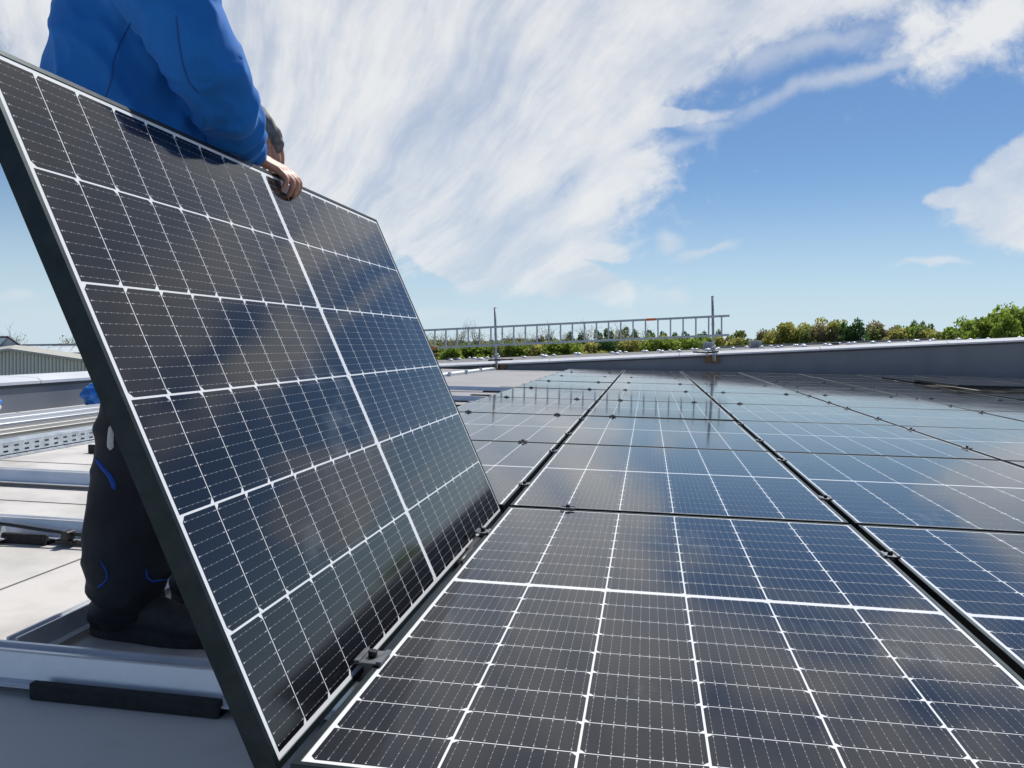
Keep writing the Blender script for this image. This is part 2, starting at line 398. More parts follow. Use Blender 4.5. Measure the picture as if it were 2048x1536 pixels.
# the lifted panel: same module stood on its long edge, leaning away to the left
LO = Vector((-0.03588, 0.04143, -0.01019)); LA = Vector((0.000668, 0.9999996, -0.000519)).normalized(); LB = Vector((-0.417149, 0.000750, 0.908838)).normalized()
LN = LA.cross(LB).normalized()                       # glass side
# local x -> up the slope, local y -> along the edge, local z -> glass normal ; right handed needs x = LA x LN
lx = LB; ly = -LA; lz = lx.cross(ly).normalized()
pl = panel((0,0,0), True)
corner = LO + LA*(18*CH + MID + my_) - LB*mx_        # far bottom corner becomes the module origin
m = Matrix.Identity(4)
for i in range(3):
    m[i][0] = lx[i]; m[i][1] = ly[i]; m[i][2] = lz[i]; m[i][3] = corner[i]
pl.matrix_world = m
for k, j in enumerate((.3,)): pass
b = bmesh.new()
box(b, MW*.5-.05, MW*.5+.05, ML*.5-.04, ML*.5+.04, -.024, -.0066, bev=.003)
obj('junction_box', b, M_plas, pl)
tag(pl, 'large solar panel stood up on its long edge and held by the worker in blue', 'solar panel')

# ------------------------------------------------------------------ mounting rails, pads, clamps
ROOF = -.105
PADT = .016
def rail_mesh(L, name):                             # hat section along +x, top at z=0
    bm = bmesh.new()
    h = .0535
    prof = [(-.062,-h), (.062,-h), (.062,-h+.003), (.034,-h+.004), (.021,-.004), (.021,0), (.013,0), (.013,-.010), (-.013,-.010), (-.013,0), (-.021,0), (-.021,-.004), (-.034,-h+.004), (-.062,-h+.003)]
    extrude_profile(bm, prof, (0,0,0), (L,0,0))
    for s in (-1, 1):
        for k in range(3): box(bm, 0, L, s*(.040+.007*k)-.001, s*(.040+.007*k)+.001, -h+.0032, -h+.0045)
    bmesh.ops.recalc_face_normals(bm, faces=bm.faces)
    return mesh_of(bm, name, M_alu)
ZT = -FH - .001
xrows = [.362, 1.342, 2.165, 3.165, 3.975, 4.975, 5.79, 6.80, 7.55, 8.56, 9.30, 10.3, 11.06, 12.08, 12.82, 13.82, 14.58, 15.5]
for i, y in enumerate(xrows):
    x0 = -1.95 if i == 0 else (-2.62 if i < 4 else (-3.0 if i in (4, 6, 8, 10) else -1.30)); x1 = 4.75
    o = link('cross_rail', rail_mesh(x1-x0, 'cross_rail'), None, (x0, y, ZT))
    tag(o, ('silver mounting rail in front of the worker\'s boot' if i == 0 else 'silver mounting rail across the roof, %s behind the boot' % ordn(i-1)) if i < 10 else
        'silver mounting rail under the far panels, %s from the grey wall' % ordn(len(xrows)-1-i), 'rail', 'mounting rails running across the roof')
# rails running away from the camera, a step lower, between the cross rails
def lrail(x, y0, y1, lb):
    o = link('mounting_rail', rail_mesh(y1-y0, 'mounting_rail'), None, (x, y0, -.046), (0,0,math.pi/2)); o.scale = (1, .62, .82)
    return tag(o, lb, 'rail', 'mounting rails running away from the camera')
lrail(-.815, .425, 1.279, 'silver rail running back along the left of the worker\'s boot')
lrail(-.24, .425, 1.279, 'silver rail end showing between the boot toe and the lifted panel')
lrail(-1.62, .30, 1.279, 'silver rail meeting the second cross rail at the left edge')
for k, (a, b_) in enumerate([(1.405, 2.10), (2.23, 3.10), (3.23, 3.91), (5.04, 5.72), (6.87, 7.48)]):
    pass
# rubber pads
def pad(x0, x1, y, front, lb, side=.040, h=.034):
    bm = bmesh.new()
    box(bm, x0, x1, y-.080, y+.060, ROOF+.0005, ROOF+PADT, bev=.002)
    if front: box(bm, x0, x1, y-.084, y-.066, ROOF+.0005, ROOF+h, bev=.003)
    o = obj('rubber_pad', bm, M_rub); return tag(o, lb, 'rubber pad', 'black rubber pads under the rails')
pad(-.662, -.275, .376, True, 'long black rubber strip in front of the nearest rail, beside the worker', h=.033)
pad(-1.66, -1.44, 1.342, True, 'short black rubber pad under the second rail at the left')
pad(-2.70, -2.10, 3.165, True, 'black rubber pad in shadow behind the worker\'s knee', h=.05)
kk = 0
for i, y in enumerate(xrows):
    if 4 <= i <= 11:
        w = .42 if i % 2 else .30
        xa = (-1.72, -1.66, -1.66, -1.62)[i % 4]
        pad(xa, xa + w, y, True, 'black rubber pad left of the flat panels, %s from the front' % ordn(kk) if kk < 6 else 'small far black rubber pad left of the panels, %s before the wall' % ordn(len(xrows)-1-i), h=.038 if i < 8 else .022)
        kk += 1
    elif i in (1, 2):
        pass
# clamps
def clamp_proto():
    t = empty('module_clamp')
    b = bmesh.new()
    box(b, -.026, .026, -.030, .030, .0016, .0050, bev=.0008)
    box(b, .0155, .026, -.030, .030, .0050, .0085, bev=.001); box(b, -.026, -.0155, -.030, .030, .0050, .0085, bev=.001)
    box(b, -.0085, .0085, -.024, .024, -.034, .0016, bev=.0008)
    obj('plate', b, M_clamp, t)
    b = bmesh.new()
    cyl(b, (0,0,.005), (0,0,.0165), .0085, n=14); cyl(b, (0,0,.0165), (0,0,.0170), .0085, .0072, n=14); cyl(b, (0,0,.0171), (0,0,.0172), .0042, n=6)
    obj('bolt', b, M_plas, t)
    return t
proto = clamp_proto(); used = False
def clamp(x, y, lb, rz=0, z=0.0012):
    global used
    t = proto if not used else copy_tree(proto); used = True
    t.location = (x, y, z); t.rotation_euler = (0, 0, rz)
    if y > .6: t.scale = (.84, .80, .9)
    tag(t, lb, 'clamp', 'clamps holding the panels down')
GAPN = {-1: 'gap left of the foreground column', 0: 'long gap right of the foreground panel', 1: 'second long gap from the foreground panel', 2: 'third long gap'}
for g, xg, cnt in ((-1, -GX/2, 16), (0, MW+GX/2, 16), (1, 2*TX-GX/2, 12), (2, 3*TX-GX/2, 10)):
    for i in range(cnt):
        ii = i + (0 if g < 1 else (2 if g == 1 else 4))
        if ii >= len(xrows)-1: continue
        if g == -1 and i < 2:
            lb = ['clamp in front, at the foot of the lifted panel, nearest the camera', 'clamp at the far end of the lifted panel\'s bottom edge'][i]
        else: lb = 'clamp in the %s, %s' % (GAPN[g], ordn(i) + ' from the front' if i < 9 else ordn(min(9, len(xrows)-2-ii)) + ' before the wall')
        clamp(xg, xrows[ii], lb)
for (c, n) in [(0,1)] + [(c, n) for n in (2,3,4,5,6,7,8) for c in (-1,0,1,2,3)]:
    for s, dx in (('left', .207), ('right', MW-.207)):
        if n == 1 and s == 'right': continue
        if n == 2 and (c != -1 or s == 'left'): continue
        if n == 3 and (c > 0 or c == 0 and s == 'right'): continue
        if n == 4 and c > 0 and not (c == 1 and s == 'left'): continue
        if c == 3 and n < 5: continue
        cn = {-1: 'leftmost panel column', 0: 'foreground panel column', 1: 'second column from the foreground', 2: 'third column from the foreground', 3: 'rightmost clamped column'}[c]
        clamp(c*TX+dx, n*TY-GY/2, '%s clamp on the %s cross joint of the %s' % (s, ordn(n-1), cn), math.pi/2)

# small things in the gap: black connector strap by the lifted panel
b = bmesh.new()
box(b, -.030, -.008, 1.18, 1.33, -.030, -.006, bev=.004); cyl(b, (-.019,1.05,-.02), (-.012,1.19,-.012), .009, n=8); cyl(b, (-.012,1.05,-.02), (.004,1.0,.006), .006, .003, n=8)
tag(obj('cable_connector', b, M_plas), 'black cable connector lying in the gap at the lifted panel\'s far foot', 'connector')

# ------------------------------------------------------------------ roof, walls
def wall_top(x): return 0.136 + 0.0665*(x + 1.14) + (0.01 if x < -3 else 0)
def wall_y(x): return 18.4 - .075*(x + 3)
bm = bmesh.new()
xs = [-4.9 + i*.7 for i in range(24)]; ys = [-4 + j*1.0 for j in range(24)]
g = {}
for i, x in enumerate(xs):
    for j, y in enumerate(ys):
        dip = max(0, (y-7)/11.5) * max(0, min(1, (2-x)/6.0)) * .06
        g[i,j] = bm.verts.new((x, y, ROOF - dip))
for i in range(len(xs)-1):
    for j in range(len(ys)-1): bm.faces.new((g[i,j], g[i+1,j], g[i+1,j+1], g[i,j+1]))
o = obj('roof_deck', bm, M_roof); o['kind'] = 'structure'
def seam_sheet(name, x0, x1, y0, y1):
    b = bmesh.new(); box(b, x0, x1, y0, y1, ROOF+.0005, ROOF+.003); o = obj(name, b, M_roof); o['kind'] = 'structure'; return o
# overlapping membrane strips (their raised edges are the thin dark lines on the roof)
M_seam = mat('seam joint', (.16,.155,.15), .8)
for k, y in enumerate((1.84, 2.72, 3.6, 5.0, 6.4, 7.8, 9.2)):
    b = bmesh.new(); box(b, -4.88, -1.17, y, y+.006, ROOF+.0004, ROOF+.0022); o = obj('membrane_seam', b, M_seam); o['kind'] = 'structure'
b = bmesh.new(); box(b, -1.228, -1.222, .0, 1.26, ROOF+.0004, ROOF+.0022); o = obj('membrane_seam', b, M_seam); o['kind'] = 'structure'

b = bmesh.new()
for j in range(6, 18):
    for i_ in range(5):
        x0, x1 = -4.9 + i_*.75, -4.9 + (i_+1)*.75
        q = [(x0, j), (x1, j), (x1, j+1), (x0, j+1)]
        b.faces.new([b.verts.new((x, y, ROOF - max(0, (y-7)/11.5)*max(0, min(1, (2-x)/6.0))*.06 + .006)) for x, y in q])
bmesh.ops.remove_doubles(b, verts=b.verts, dist=.0005)
bmesh.ops.solidify(b, geom=b.faces[:], thickness=.004)
o = obj('grey_roof_overlay', b, mat('grey roof overlay', rough=.6, build=noisy((.22,.225,.24), (.28,.285,.30), 1.1, 7, (.5,.75)))); o['kind'] = 'structure'  # darker grey tone over the far-left part of the deck

# back wall (> coping sections, dark strip for the shadow line)
bw = empty('parapet_wall', (0, 18.4, ROOF)); tag(bw, 'long grey parapet wall rising to the right behind the panels', 'wall')
def bwp(x, dy, z): return Vector((x, wall_y(x)+dy, z)) - Vector((0, 18.4, ROOF))
b = bmesh.new(); prev = None
for i in range(0, 41):
    x = -4.9 + i*.42
    ring = [b.verts.new(bwp(x, 0, -.45)), b.verts.new(bwp(x, 0, wall_top(x)-.02)), b.verts.new(bwp(x, .30, wall_top(x)-.02)), b.verts.new(bwp(x, .30, -.45))]
    if prev:
        for q in range(3): b.faces.new((prev[q], ring[q], ring[q+1], prev[q+1]))
    prev = ring
bmesh.ops.recalc_face_normals(b, faces=b.faces)
obj('wall_face', b, M_wall, bw)
def strip(x0, x1, prof, name, m, par):
    b = bmesh.new()
    A = [b.verts.new(bwp(x0, dy, wall_top(x0)+dz)) for dy, dz in prof]; B = [b.verts.new(bwp(x1, dy, wall_top(x1)+dz)) for dy, dz in prof]
    n = len(prof)
    for i in range(n): j = (i+1) % n; b.faces.new((A[i], A[j], B[j], B[i]))
    b.faces.new(A[::-1]); b.faces.new(B); bmesh.ops.recalc_face_normals(b, faces=b.faces)
    return obj(name, b, m, par)
edges = [-5.15, -1.9, 1.2, 4.3, 6.9, 9.6, 12.3]
for x0, x1 in zip(edges[:-1], edges[1:]):
    strip(x0, x1-.012, [(-.045,-.03), (-.045,.005), (.16,.062), (.36,.055), (.36,-.01)], 'coping_sheet', M_cope, bw)
strip(-4.9, 12.2, [(-.034,-.075), (-.034,-.032), (-.003,-.032), (-.003,-.075)], 'shadow_line', M_dark, bw)  # dark strip drawn in place of the shadow under the coping
strip(-4.9, 12.2, [(-.02,-.9), (-.02,-.86), (-.003,-.86), (-.003,-.9)], 'foot_strip', M_dark, bw)
# left wall
lw = empty('side_wall', (-4.9, 5, ROOF)); tag(lw, 'low grey parapet wall on the left behind the stacked profiles', 'wall')
b = bmesh.new(); box(b, -.30, 0, -9, 13.2, 0.0, .235); obj('wall_face', b, M_wall, lw)
for k in range(7):
    y0 = -9 + k*3.1
    b = bmesh.new(); 
    extrude_profile(b, [(.02,.237), (.02,.262), (-.02,.285), (-.34,.300), (-.34,.237)], (0, y0, 0), (0, y0+3.09, 0)); bmesh.ops.recalc_face_normals(b, faces=b.faces)
    obj('coping_sheet', b, M_cope, lw)
b = bmesh.new(); box(b, .001, .014, -9, 13, .208, .237); obj('shadow_line', b, M_dark, lw)  # dark band standing in for shade below the side coping

# low silver cable duct along the far left
b = bmesh.new()
extrude_profile(b, [(0,0), (.12,0), (.12,.055), (.02,.075), (0,.065)], (-3.55, 11.5, ROOF-.03), (-3.28, 17.9, ROOF-.045)); bmesh.ops.recalc_face_normals(b, faces=b.faces)
cdct = obj('cable_duct', b, M_galv); tag(cdct, 'long silver duct on the roof running to the left scaffold pole', 'duct')
for k in range(4):
    b = bmesh.new(); box(b, -3.36+.03*k, -3.30+.03*k, 12.6+1.3*k, 12.66+1.3*k, -.14, -.05); obj('duct_bracket', b, M_galv, cdct)

# ------------------------------------------------------------------ left side: stack of profiles, tray, bags
def prof_stack(x0, x1, y0, y1, z1, lb, m=M_alu):
    t = empty('profile_bundle', (x0, y0, ROOF)); n = 2; w = (x1-x0)/n
    for k in range(n):
        b = bmesh.new(); box(b, k*w+.002, (k+1)*w-.002, 0.0, y1-y0, 0.0, z1-ROOF-.006*k, bev=.004)
        box(b, k*w+.3*w, k*w+.42*w, .01, y1-y0-.01, z1-ROOF-.006*k+.0005, z1-ROOF-.006*k+.003)
        obj('profile', b, m, t)
    return tag(t, lb, 'metal profiles', 'bundles of metal profiles by the left wall')
M_prof = mat('dull alu profile', rough=.5, metal=.35, build=noisy((.22,.22,.21), (.30,.30,.29), 3, 6, (.35,.6), .15, 60, stretch=(3,.5,1)))
M_prof2 = mat('bright alu profile', rough=.45, metal=.3, build=noisy((.34,.37,.41), (.42,.45,.49), 3, 6, (.3,.5), .15, 60, stretch=(3,.5,1)))
prof_stack(-3.42, -3.19, 1.6, 6.2, -.060, 'grey metal profile bundle just behind the slotted tray', M_prof)
prof_stack(-3.76, -3.50, 1.4, 6.6, -.045, 'middle grey metal profile bundle between tray and wall', M_prof)
prof_stack(-4.28, -3.84, 3.6, 7.0, -.030, 'pale metal profile bundle nearest the left wall', M_prof2)
# slotted cable tray: side face with two rows of real slots
tr = empty('cable_tray', (-3.03, 1.9, ROOF)); tag(tr, 'slotted galvanised cable tray lying on the left of the roof', 'cable tray')
b = bmesh.new()
TL, zlo, zhi = 1.98, .012, .075
nS = 26; pitch = TL/nS
zs = [zlo, .022, .033, .050, .061, zhi]
for k in range(nS):
    y0 = k*pitch; cuts = [y0, y0+.020, y0+.054, y0+pitch]
    for a in range(3):
        for q in range(5):
            if a == 1 and q in (1, 3): continue
            box(b, -.0015, .0015, cuts[a], cuts[a+1], zs[q], zs[q+1])
bmesh.ops.remove_doubles(b, verts=b.verts, dist=.0001)
obj('slotted_side', b, M_galv, tr)
b = bmesh.new(); box(b, -.135, .0015, 0, TL, zhi, zhi+.003); obj('top_flange', b, M_galv, tr)
b = bmesh.new(); box(b, -.135, -.132, 0, TL, .002, zhi); box(b, -.030, .060, 0, TL-.02, .002, .006); box(b, .055, .060, 0, TL-.02, .006, .012); obj('base_flange', b, M_galv, tr)
b = bmesh.new(); box(b, .0016, .004, TL-.05, TL-.03, .020, .033); obj('sticker', b, mat('red mark', (.30,.03,.05), .5), tr)
# black cable with a clip along rail two
def tube(name, pts, r, m, n=8, parent=None):
    cu = D.curves.new(name, 'CURVE'); cu.dimensions = '3D'; cu.bevel_depth = r; cu.bevel_resolution = 3
    s = cu.splines.new('NURBS'); s.points.add(len(pts)-1); s.use_endpoint_u = True; s.order_u = 3
    for i, p in enumerate(pts): s.points[i].co = (*p, 1)
    tmp = D.objects.new(name, cu); C.objects.link(tmp)
    dg = bpy.context.evaluated_depsgraph_get(); me = D.meshes.new_from_object(tmp.evaluated_get(dg)); D.objects.remove(tmp)
    me.materials.clear(); me.materials.append(m)
    for p in me.polygons: p.use_smooth = True
    return link(name, me, parent)
ct = tube('black_cable', [(-2.2,1.27,-.045), (-1.9,1.265,-.042), (-1.62,1.265,-.040), (-1.45,1.268,-.056), (-1.3,1.27,-.066), (-1.1,1.265,-.07), (-.8,1.268,-.07), (-.45,1.27,-.07)], .006, M_plas)
tag(ct, 'black cable running along the second rail with a small clip', 'cable')
b = bmesh.new(); box(b, -1.375, -1.350, 1.245, 1.285, -.082, -.052, bev=.003); box(b, -1.40, -1.34, 1.25, 1.28, -.092, -.080, bev=.003); obj('cable_clip', b, M_plas, ct)

def lumpy(name, loc, rad, m, seed, sub=4, amp=.25, freq=3.0, flat=0.0, parent=None):
    b = bmesh.new(); bmesh.ops.create_icosphere(b, subdivisions=sub, radius=1)
    off = Vector((seed*3.1, seed*1.7, seed))
    for v in b.verts:
        n = noise.fractal(v.co*freq + off, .8, 2.1, 4); r = 1 + amp*n + .08*abs(noise.noise(v.co*freq*3+off))
        v.co = Vector((v.co.x*rad[0], v.co.y*rad[1], v.co.z*rad[2]))*r
        if v.co.z < -rad[2]*.75: v.co.z = -rad[2]*.75
        v.co += Vector((0,0,rad[2]*.75))
    return obj(name, b, m, parent, loc, smooth=True)
bb = lumpy('plastic_bag', (-4.60, 5.72, ROOF), (.17,.16,.13), M_blue, 2, 5, .16, 1.8)
tag(bb, 'crumpled blue plastic bag by the left wall behind the worker\'s leg', 'bag')
wb = lumpy('sack', (-4.72, 4.42, ROOF), (.17,.12,.135), M_white, 5, 5, .16, 1.6)
tag(wb, 'white plastic sack with blue rim at the left picture edge', 'sack')
rim = lumpy('rim', (0, .03, .10), (.175,.118,.062), M_blue, 9, 4, .12, 2.0, parent=wb)
kb = lumpy('tool_bag', (6.75, 11.35, .070), (.62,.24,.075), mat('black cloth', rough=.9, build=noisy((.008,.009,.012), (.02,.022,.028), 20, 4, (.8,.95))), 4, 5, .3, 2.0)
tag(kb, 'flat black cloth bag lying on the raised panel at the right edge', 'bag')

# ------------------------------------------------------------------ scaffold poles and ladder at the back wall
def pole(bot, top, lb, blocks, zc):
    bot = Vector(bot); top = Vector(top)
    t = empty('scaffold_pole', bot); dv = top - bot
    b = bmesh.new(); cyl(b, (0,0,0), dv, .030, n=16); obj('tube', b, M_tube, t)
    b = bmesh.new(); cyl(b, dv*.985, dv*1.0005, .033, n=16); cyl(b, dv*.55, dv*.58, .036, n=16); o=obj('collar', b, M_tube, t); o['kind']='stuff'
    b = bmesh.new()
    for s in (-1, 1):
        box(b, -.05, .05, -.06+.02*s, -.03+.02*s, zc+.03*s-.02, zc+.03*s+.02, bev=.005)
        cyl(b, (-.09*s,-.05,zc+.04*s), (.10*s,-.06,zc+.09), .012, n=8)
    box(b, -.045, .045, -.05, .05, zc+.10, zc+.16, bev=.01)
    cyl(b, (.03,-.06,zc+.02), (.03,-.06,zc-.22), .010, n=8); cyl(b, (-.16,-.05,zc+.02), (-.05,-.05,zc+.06), .018, n=8)
    obj('coupler', b, M_galv, t)
    b = bmesh.new(); cyl(b, (-.20,-.07,zc-.02), (.42,-.09,zc+.02) if blocks > 0 else (.10,-.09,zc+.02), .020, n=10)
    if blocks < 0: cyl(b, (-.48,-.07,zc), (-.19,-.07,zc-.01), .018, n=10)
    obj('foam_sleeve', b, M_plas, t)
    return tag(t, lb, 'scaffold pole', 'scaffold poles at the back wall')
p1b, p1t = at_y(993, 739, 18.32), at_y(990, 615, 18.32)
p2b, p2t = at_y(1427, 722, 17.92), at_y(1425, 592, 17.92)
pole(p1b, p1t, 'left scaffold pole holding the ladder above the back wall', 1, .245)
pole(p2b, p2t, 'right scaffold pole holding the ladder above the back wall', -1, .20)
for (u, v, y, lb, w) in [(1000, 733.5, 18.42, 'brown wood block wedged behind the left scaffold pole', .32), (1425, 719, 18.02, 'brown wood block wedged behind the right scaffold pole', .34)]:
    c0 = at_y(u, v, y); t = empty('wood_block', (c0.x, c0.y, c0.z-.075)); tag(t, lb, 'wood block', 'wood blocks behind the scaffold poles')
    yy = wall_y(c0.x) - c0.y - .03
    b = bmesh.new(); box(b, -w/2, -.01, yy-.05, yy, 0, .15, bev=.006); obj('plank', b, M_wood, t)
    b = bmesh.new(); box(b, .01, w/2, yy-.05, yy, -.01, .145, bev=.006); obj('plank', b, M_wood, t)
# ladder
a0, a1 = at_y(800, 663, 18.28), at_y(1459, 631.5, 17.84)
b0, b1 = at_y(800, 698.5, 18.28), at_y(1459, 669.8, 17.84)
ld = empty('ladder', b0); tag(ld, 'long aluminium ladder fixed sideways between the two scaffold poles', 'ladder')
def bar_between(b, p, q, w, h, up=Vector((0,0,1))):
    p = Vector(p); q = Vector(q); extrude_profile(b, [(-w/2,-h/2), (w/2,-h/2), (w/2,h/2), (-w/2,h/2)], p, q, up)
for (p, q) in ((a0, a1), (b0, b1)):
    b = bmesh.new(); bar_between(b, p-b0, q-b0, .024, .050); bmesh.ops.recalc_face_normals(b, faces=b.faces); obj('rail', b, M_ladder, ld)
nr = 26
ua = [852 + (1435-852)*0]  # first rung seen
L = (a1-a0).length; n_r = int(L/.288)
for k in range(n_r+1):
    t_ = (.06 + k*.288)/L
    if t_ > .985: break
    p = a0.lerp(a1, t_) - b0; q = b0.lerp(b1, t_) - b0
    b = bmesh.new(); bar_between(b, p, q, .034, .034, Vector((0,1,0))); bmesh.ops.recalc_face_normals(b, faces=b.faces); obj('rung', b, M_ladder, ld)
for (u0, u1, top) in ((1303, 1322, 1), (866, 881, 0)):
    A, B = (a0, a1) if top else (b0, b1)
    t0 = (u0-800)/659; t1 = (u1-800)/659
    b = bmesh.new(); bar_between(b, A.lerp(B, t0)-b0, A.lerp(B, t1)-b0, .028, .054); bmesh.ops.recalc_face_normals(b, faces=b.faces); obj('orange_sticker', b, M_orange, ld)

# ------------------------------------------------------------------ far land
bm = bmesh.new()
G = {}
def gz(x, y): return -6.2 + .01706*x - .0032*y + .3*noise.noise(Vector((x*.01, y*.01, 0)))
gx = [-2500,-1500,-900,-600,-400,-250,-150,-80,-30,0,30,80,150,250,400,600,900,1500,2500]; gy = [-2500,-1200,-500,-200,-80,-20,25,60,100,150,220,300,420,600,900,1400,2500,3500]
for i, x in enumerate(gx):
    for j, y in enumerate(gy): G[i,j] = bm.verts.new((x, y, gz(x, y)))
for i in range(len(gx)-1):
    for j in range(len(gy)-1): bm.faces.new((G[i,j], G[i+1,j], G[i+1,j+1], G[i,j+1]))
o = obj('ground', bm, mat('meadow', rough=.9, build=noisy((.10,.11,.07), (.16,.16,.12), .05, 8, (.8,1)))); o['kind'] = 'structure'

# own building below the roof
b = bmesh.new(); box(b, -5.2, 13.0, -6, 19.0, -7.5, -.56); o = tag(obj('factory_block', b, M_wall), 'building body under the solar roof', 'building')

# neighbouring flat roof with skylight domes
M_froof = mat('far bitumen roof', rough=.9, build=noisy((.13,.13,.13), (.20,.20,.195), .3, 6, (.8,1)))
M_dome = mat('skylight dome', rough=.3, build=noisy((.70,.72,.74), (.82,.83,.84), .5, 3))
A1, A2 = at_d(780, 731.5, 62), at_d(2300, 672, 62)
B1, B2 = at_d(780, 722.5, 122), at_d(2300, 663.0, 122)
nb = empty('neighbouring_hall', (A1.x, A1.y, -6.5)); tag(nb, 'wide flat roofed hall with rows of white skylight domes beyond the wall', 'building')
o_ = Vector((A1.x, A1.y, -6.5))
b = bmesh.new()
top = [b.verts.new(p - o_) for p in (A1, A2, B2, B1)]; bot = [b.verts.new(Vector((p.x, p.y, -6.9)) - o_) for p in (A1, A2, B2, B1)]
b.faces.new(top); 
for i in range(4): j = (i+1) % 4; b.faces.new((bot[i], bot[j], top[j], top[i]))
bmesh.ops.recalc_face_normals(b, faces=b.faces); obj('flat_roof', b, M_froof, nb)
b = bmesh.new()
d_ = (B2-B1).normalized(); 
extrude_profile(b, [(-.2,-.3), (.2,-.3), (.2,.28), (-.2,.28)], B1-o_, B2-o_); bmesh.ops.recalc_face_normals(b, faces=b.faces); obj('edge_kerb', b, mat('far kerb', (.30,.31,.32), .8), nb)
bm = bmesh.new(); bmesh.ops.create_uvsphere(bm, u_segments=14, v_segments=8, radius=1)
bmesh.ops.delete(bm, geom=[v for v in bm.verts if v.co.z < -.01], context='VERTS')
for v in bm.verts: v.co = Vector((v.co.x*.50, v.co.y*.50, v.co.z*.24))
box(bm, -.52, .52, -.52, .52, -.22, 0.0)
DOME = mesh_of(bm, 'skylight', M_dome, True)
def on_roof(s, t): return A1.lerp(A2, s).lerp(B1.lerp(B2, s), t)
rg = random.Random(5)
for row, (t, st, off, sc_) in enumerate([(.36, 28, .0, 1.0), (.58, 33, .4, 1.0), (.80, 30, .2, 1.0)]):
    for k in range(st):
        s = .04 + (k+off+rg.uniform(-.38,.38))/st*.95
        if s > .99 or rg.random() < .28: continue
        p = on_roof(s, t) - o_; q = link('skylight', DOME, nb, p + Vector((0,0,.12))); f = rg.uniform(.75,1.1)*sc_; f *= .62; q.scale = (f, f, f*rg.uniform(.9,1.3))
# roof-top equipment as things of their own
def unit(u, v0, v1, dist, w, lb, m, kind='ventilation_unit', n=2):
    p = at_d(u, v1, dist); h = (v1-v0)/FPX*dist; t = empty(kind, (p.x, p.y, p.z-.4))
    for k in range(n):
        b = bmesh.new(); x0 = -w/2 + k*w/n; box(b, x0+.02, x0+w/n-.02, -.5, .5, 0, h+.4, bev=.05); obj('housing', b, m, t)
    b = bmesh.new()
    for k in range(5): box(b, -w/2+.1, w/2-.1, -.52, -.501, .5+h*.12*k, .5+h*.12*k+h*.05)
    obj('louvre', b, mat('louvre grey', (.2,.21,.22), .6), t)
    return tag(t, lb, 'ventilation unit', 'boxes on the far roof')
unit(1511, 681, 697, 100, 1.45, 'twin grey ventilation box on the far roof right of the ladder', mat('unit grey', rough=.6, build=noisy((.40,.42,.42), (.50,.52,.52), 1, 4)), n=2)
unit(1415, 684, 700, 100, 1.15, 'pale ventilation box behind the right scaffold pole', mat('unit pale', (.36,.40,.45), .6), n=1)
unit(905, 716, 721, 95, 1.3, 'small dark box on the far roof beside the lifted panel', M_dark, n=1)
unit(1670, 685.5, 688.5, 100, .9, 'small dark roof outlet among the skylights', M_dark, n=1)
unit(1925, 675, 679.5, 100, .8, 'dark roof outlet below the big trees on the right', M_dark, n=1)

# ------------------------------------------------------------------ sheds on the left
M_clad = mat('ribbed cladding', rough=.7, build=noisy((.76,.75,.68), (.84,.83,.76), .8, 6, (.6,.8), stretch=(1,1,.3)))  # albedo raised so the unlit gable looks sunlit
M_trim = mat('gable trim', (.50,.50,.45), .6)
def poly_prism(pts, depth, name, m, par, o_):
    b = bmesh.new(); dv = ray(60, 730); dv = Vector((dv.x, dv.y, 0)).normalized()*depth
    A = [b.verts.new(p-o_) for p in pts]; B = [b.verts.new(p+dv-o_) for p in pts]
    b.faces.new(A); b.faces.new(B[::-1]); n = len(pts)
    for i in range(n): j = (i+1) % n; b.faces.new((A[i], B[i], B[j], A[j]))
    bmesh.ops.recalc_face_normals(b, faces=b.faces); return obj(name, b, m, par)
DS = 42
s1 = empty('shed', at_d(60, 760, DS)); tag(s1, 'shed with grey green ribbed gable wall beyond the left parapet', 'building'); so_ = s1.location.copy()
poly_prism([at_d(-160, 800, DS), at_d(330, 800, DS), at_d(330, 744, DS), at_d(21, 699, DS), at_d(-160, 722, DS)], 20, 'gable_wall', mat('gable sheet', rough=.7, build=noisy((.34,.34,.31), (.42,.42,.38), .8, 6)), s1, so_)  # base darker than the ribs, for contrast in the gaps
w0, w1 = at_d(-150, 790, DS-.05), at_d(325, 790, DS-.05)
nrib = 66
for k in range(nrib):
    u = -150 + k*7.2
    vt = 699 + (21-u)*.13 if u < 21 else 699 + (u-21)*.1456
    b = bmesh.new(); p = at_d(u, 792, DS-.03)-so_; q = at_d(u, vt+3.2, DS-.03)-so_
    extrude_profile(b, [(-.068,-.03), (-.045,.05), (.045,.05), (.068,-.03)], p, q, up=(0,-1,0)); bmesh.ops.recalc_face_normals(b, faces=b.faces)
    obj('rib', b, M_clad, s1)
for (ua, va, ub, vb) in ((-160,722,21,699), (21,699,330,744)):
    b = bmesh.new(); p, q = at_d(ua, va, DS-.15)-so_, at_d(ub, vb, DS-.15)-so_; bar_between(b, p, q, .25, .13); bmesh.ops.recalc_face_normals(b, faces=b.faces); obj('verge_trim', b, M_trim, s1)
s2 = empty('shed', at_d(-10, 740, 58)); tag(s2, 'pale shed with steep smooth gable at the left edge', 'building'); so_ = s2.location.copy()
poly_prism([at_d(-160, 760, 58), at_d(56, 760, 58), at_d(56, 701, 58), at_d(15, 673.5, 58), at_d(-160, 673.5, 58)], 2, 'gable_wall', mat('pale sheet', rough=.6, build=noisy((.58,.62,.66), (.64,.68,.72), .5, 5)), s2, so_)
b = bmesh.new(); bar_between(b, at_d(15, 673, 57.9)-so_, at_d(58, 702, 57.9)-so_, .2, .12); bar_between(b, at_d(-160, 674.5, 57.9)-so_, at_d(15, 673.5, 57.9)-so_, .2, .10); bmesh.ops.recalc_face_normals(b, faces=b.faces); obj('verge_trim', b, M_dark, s2)
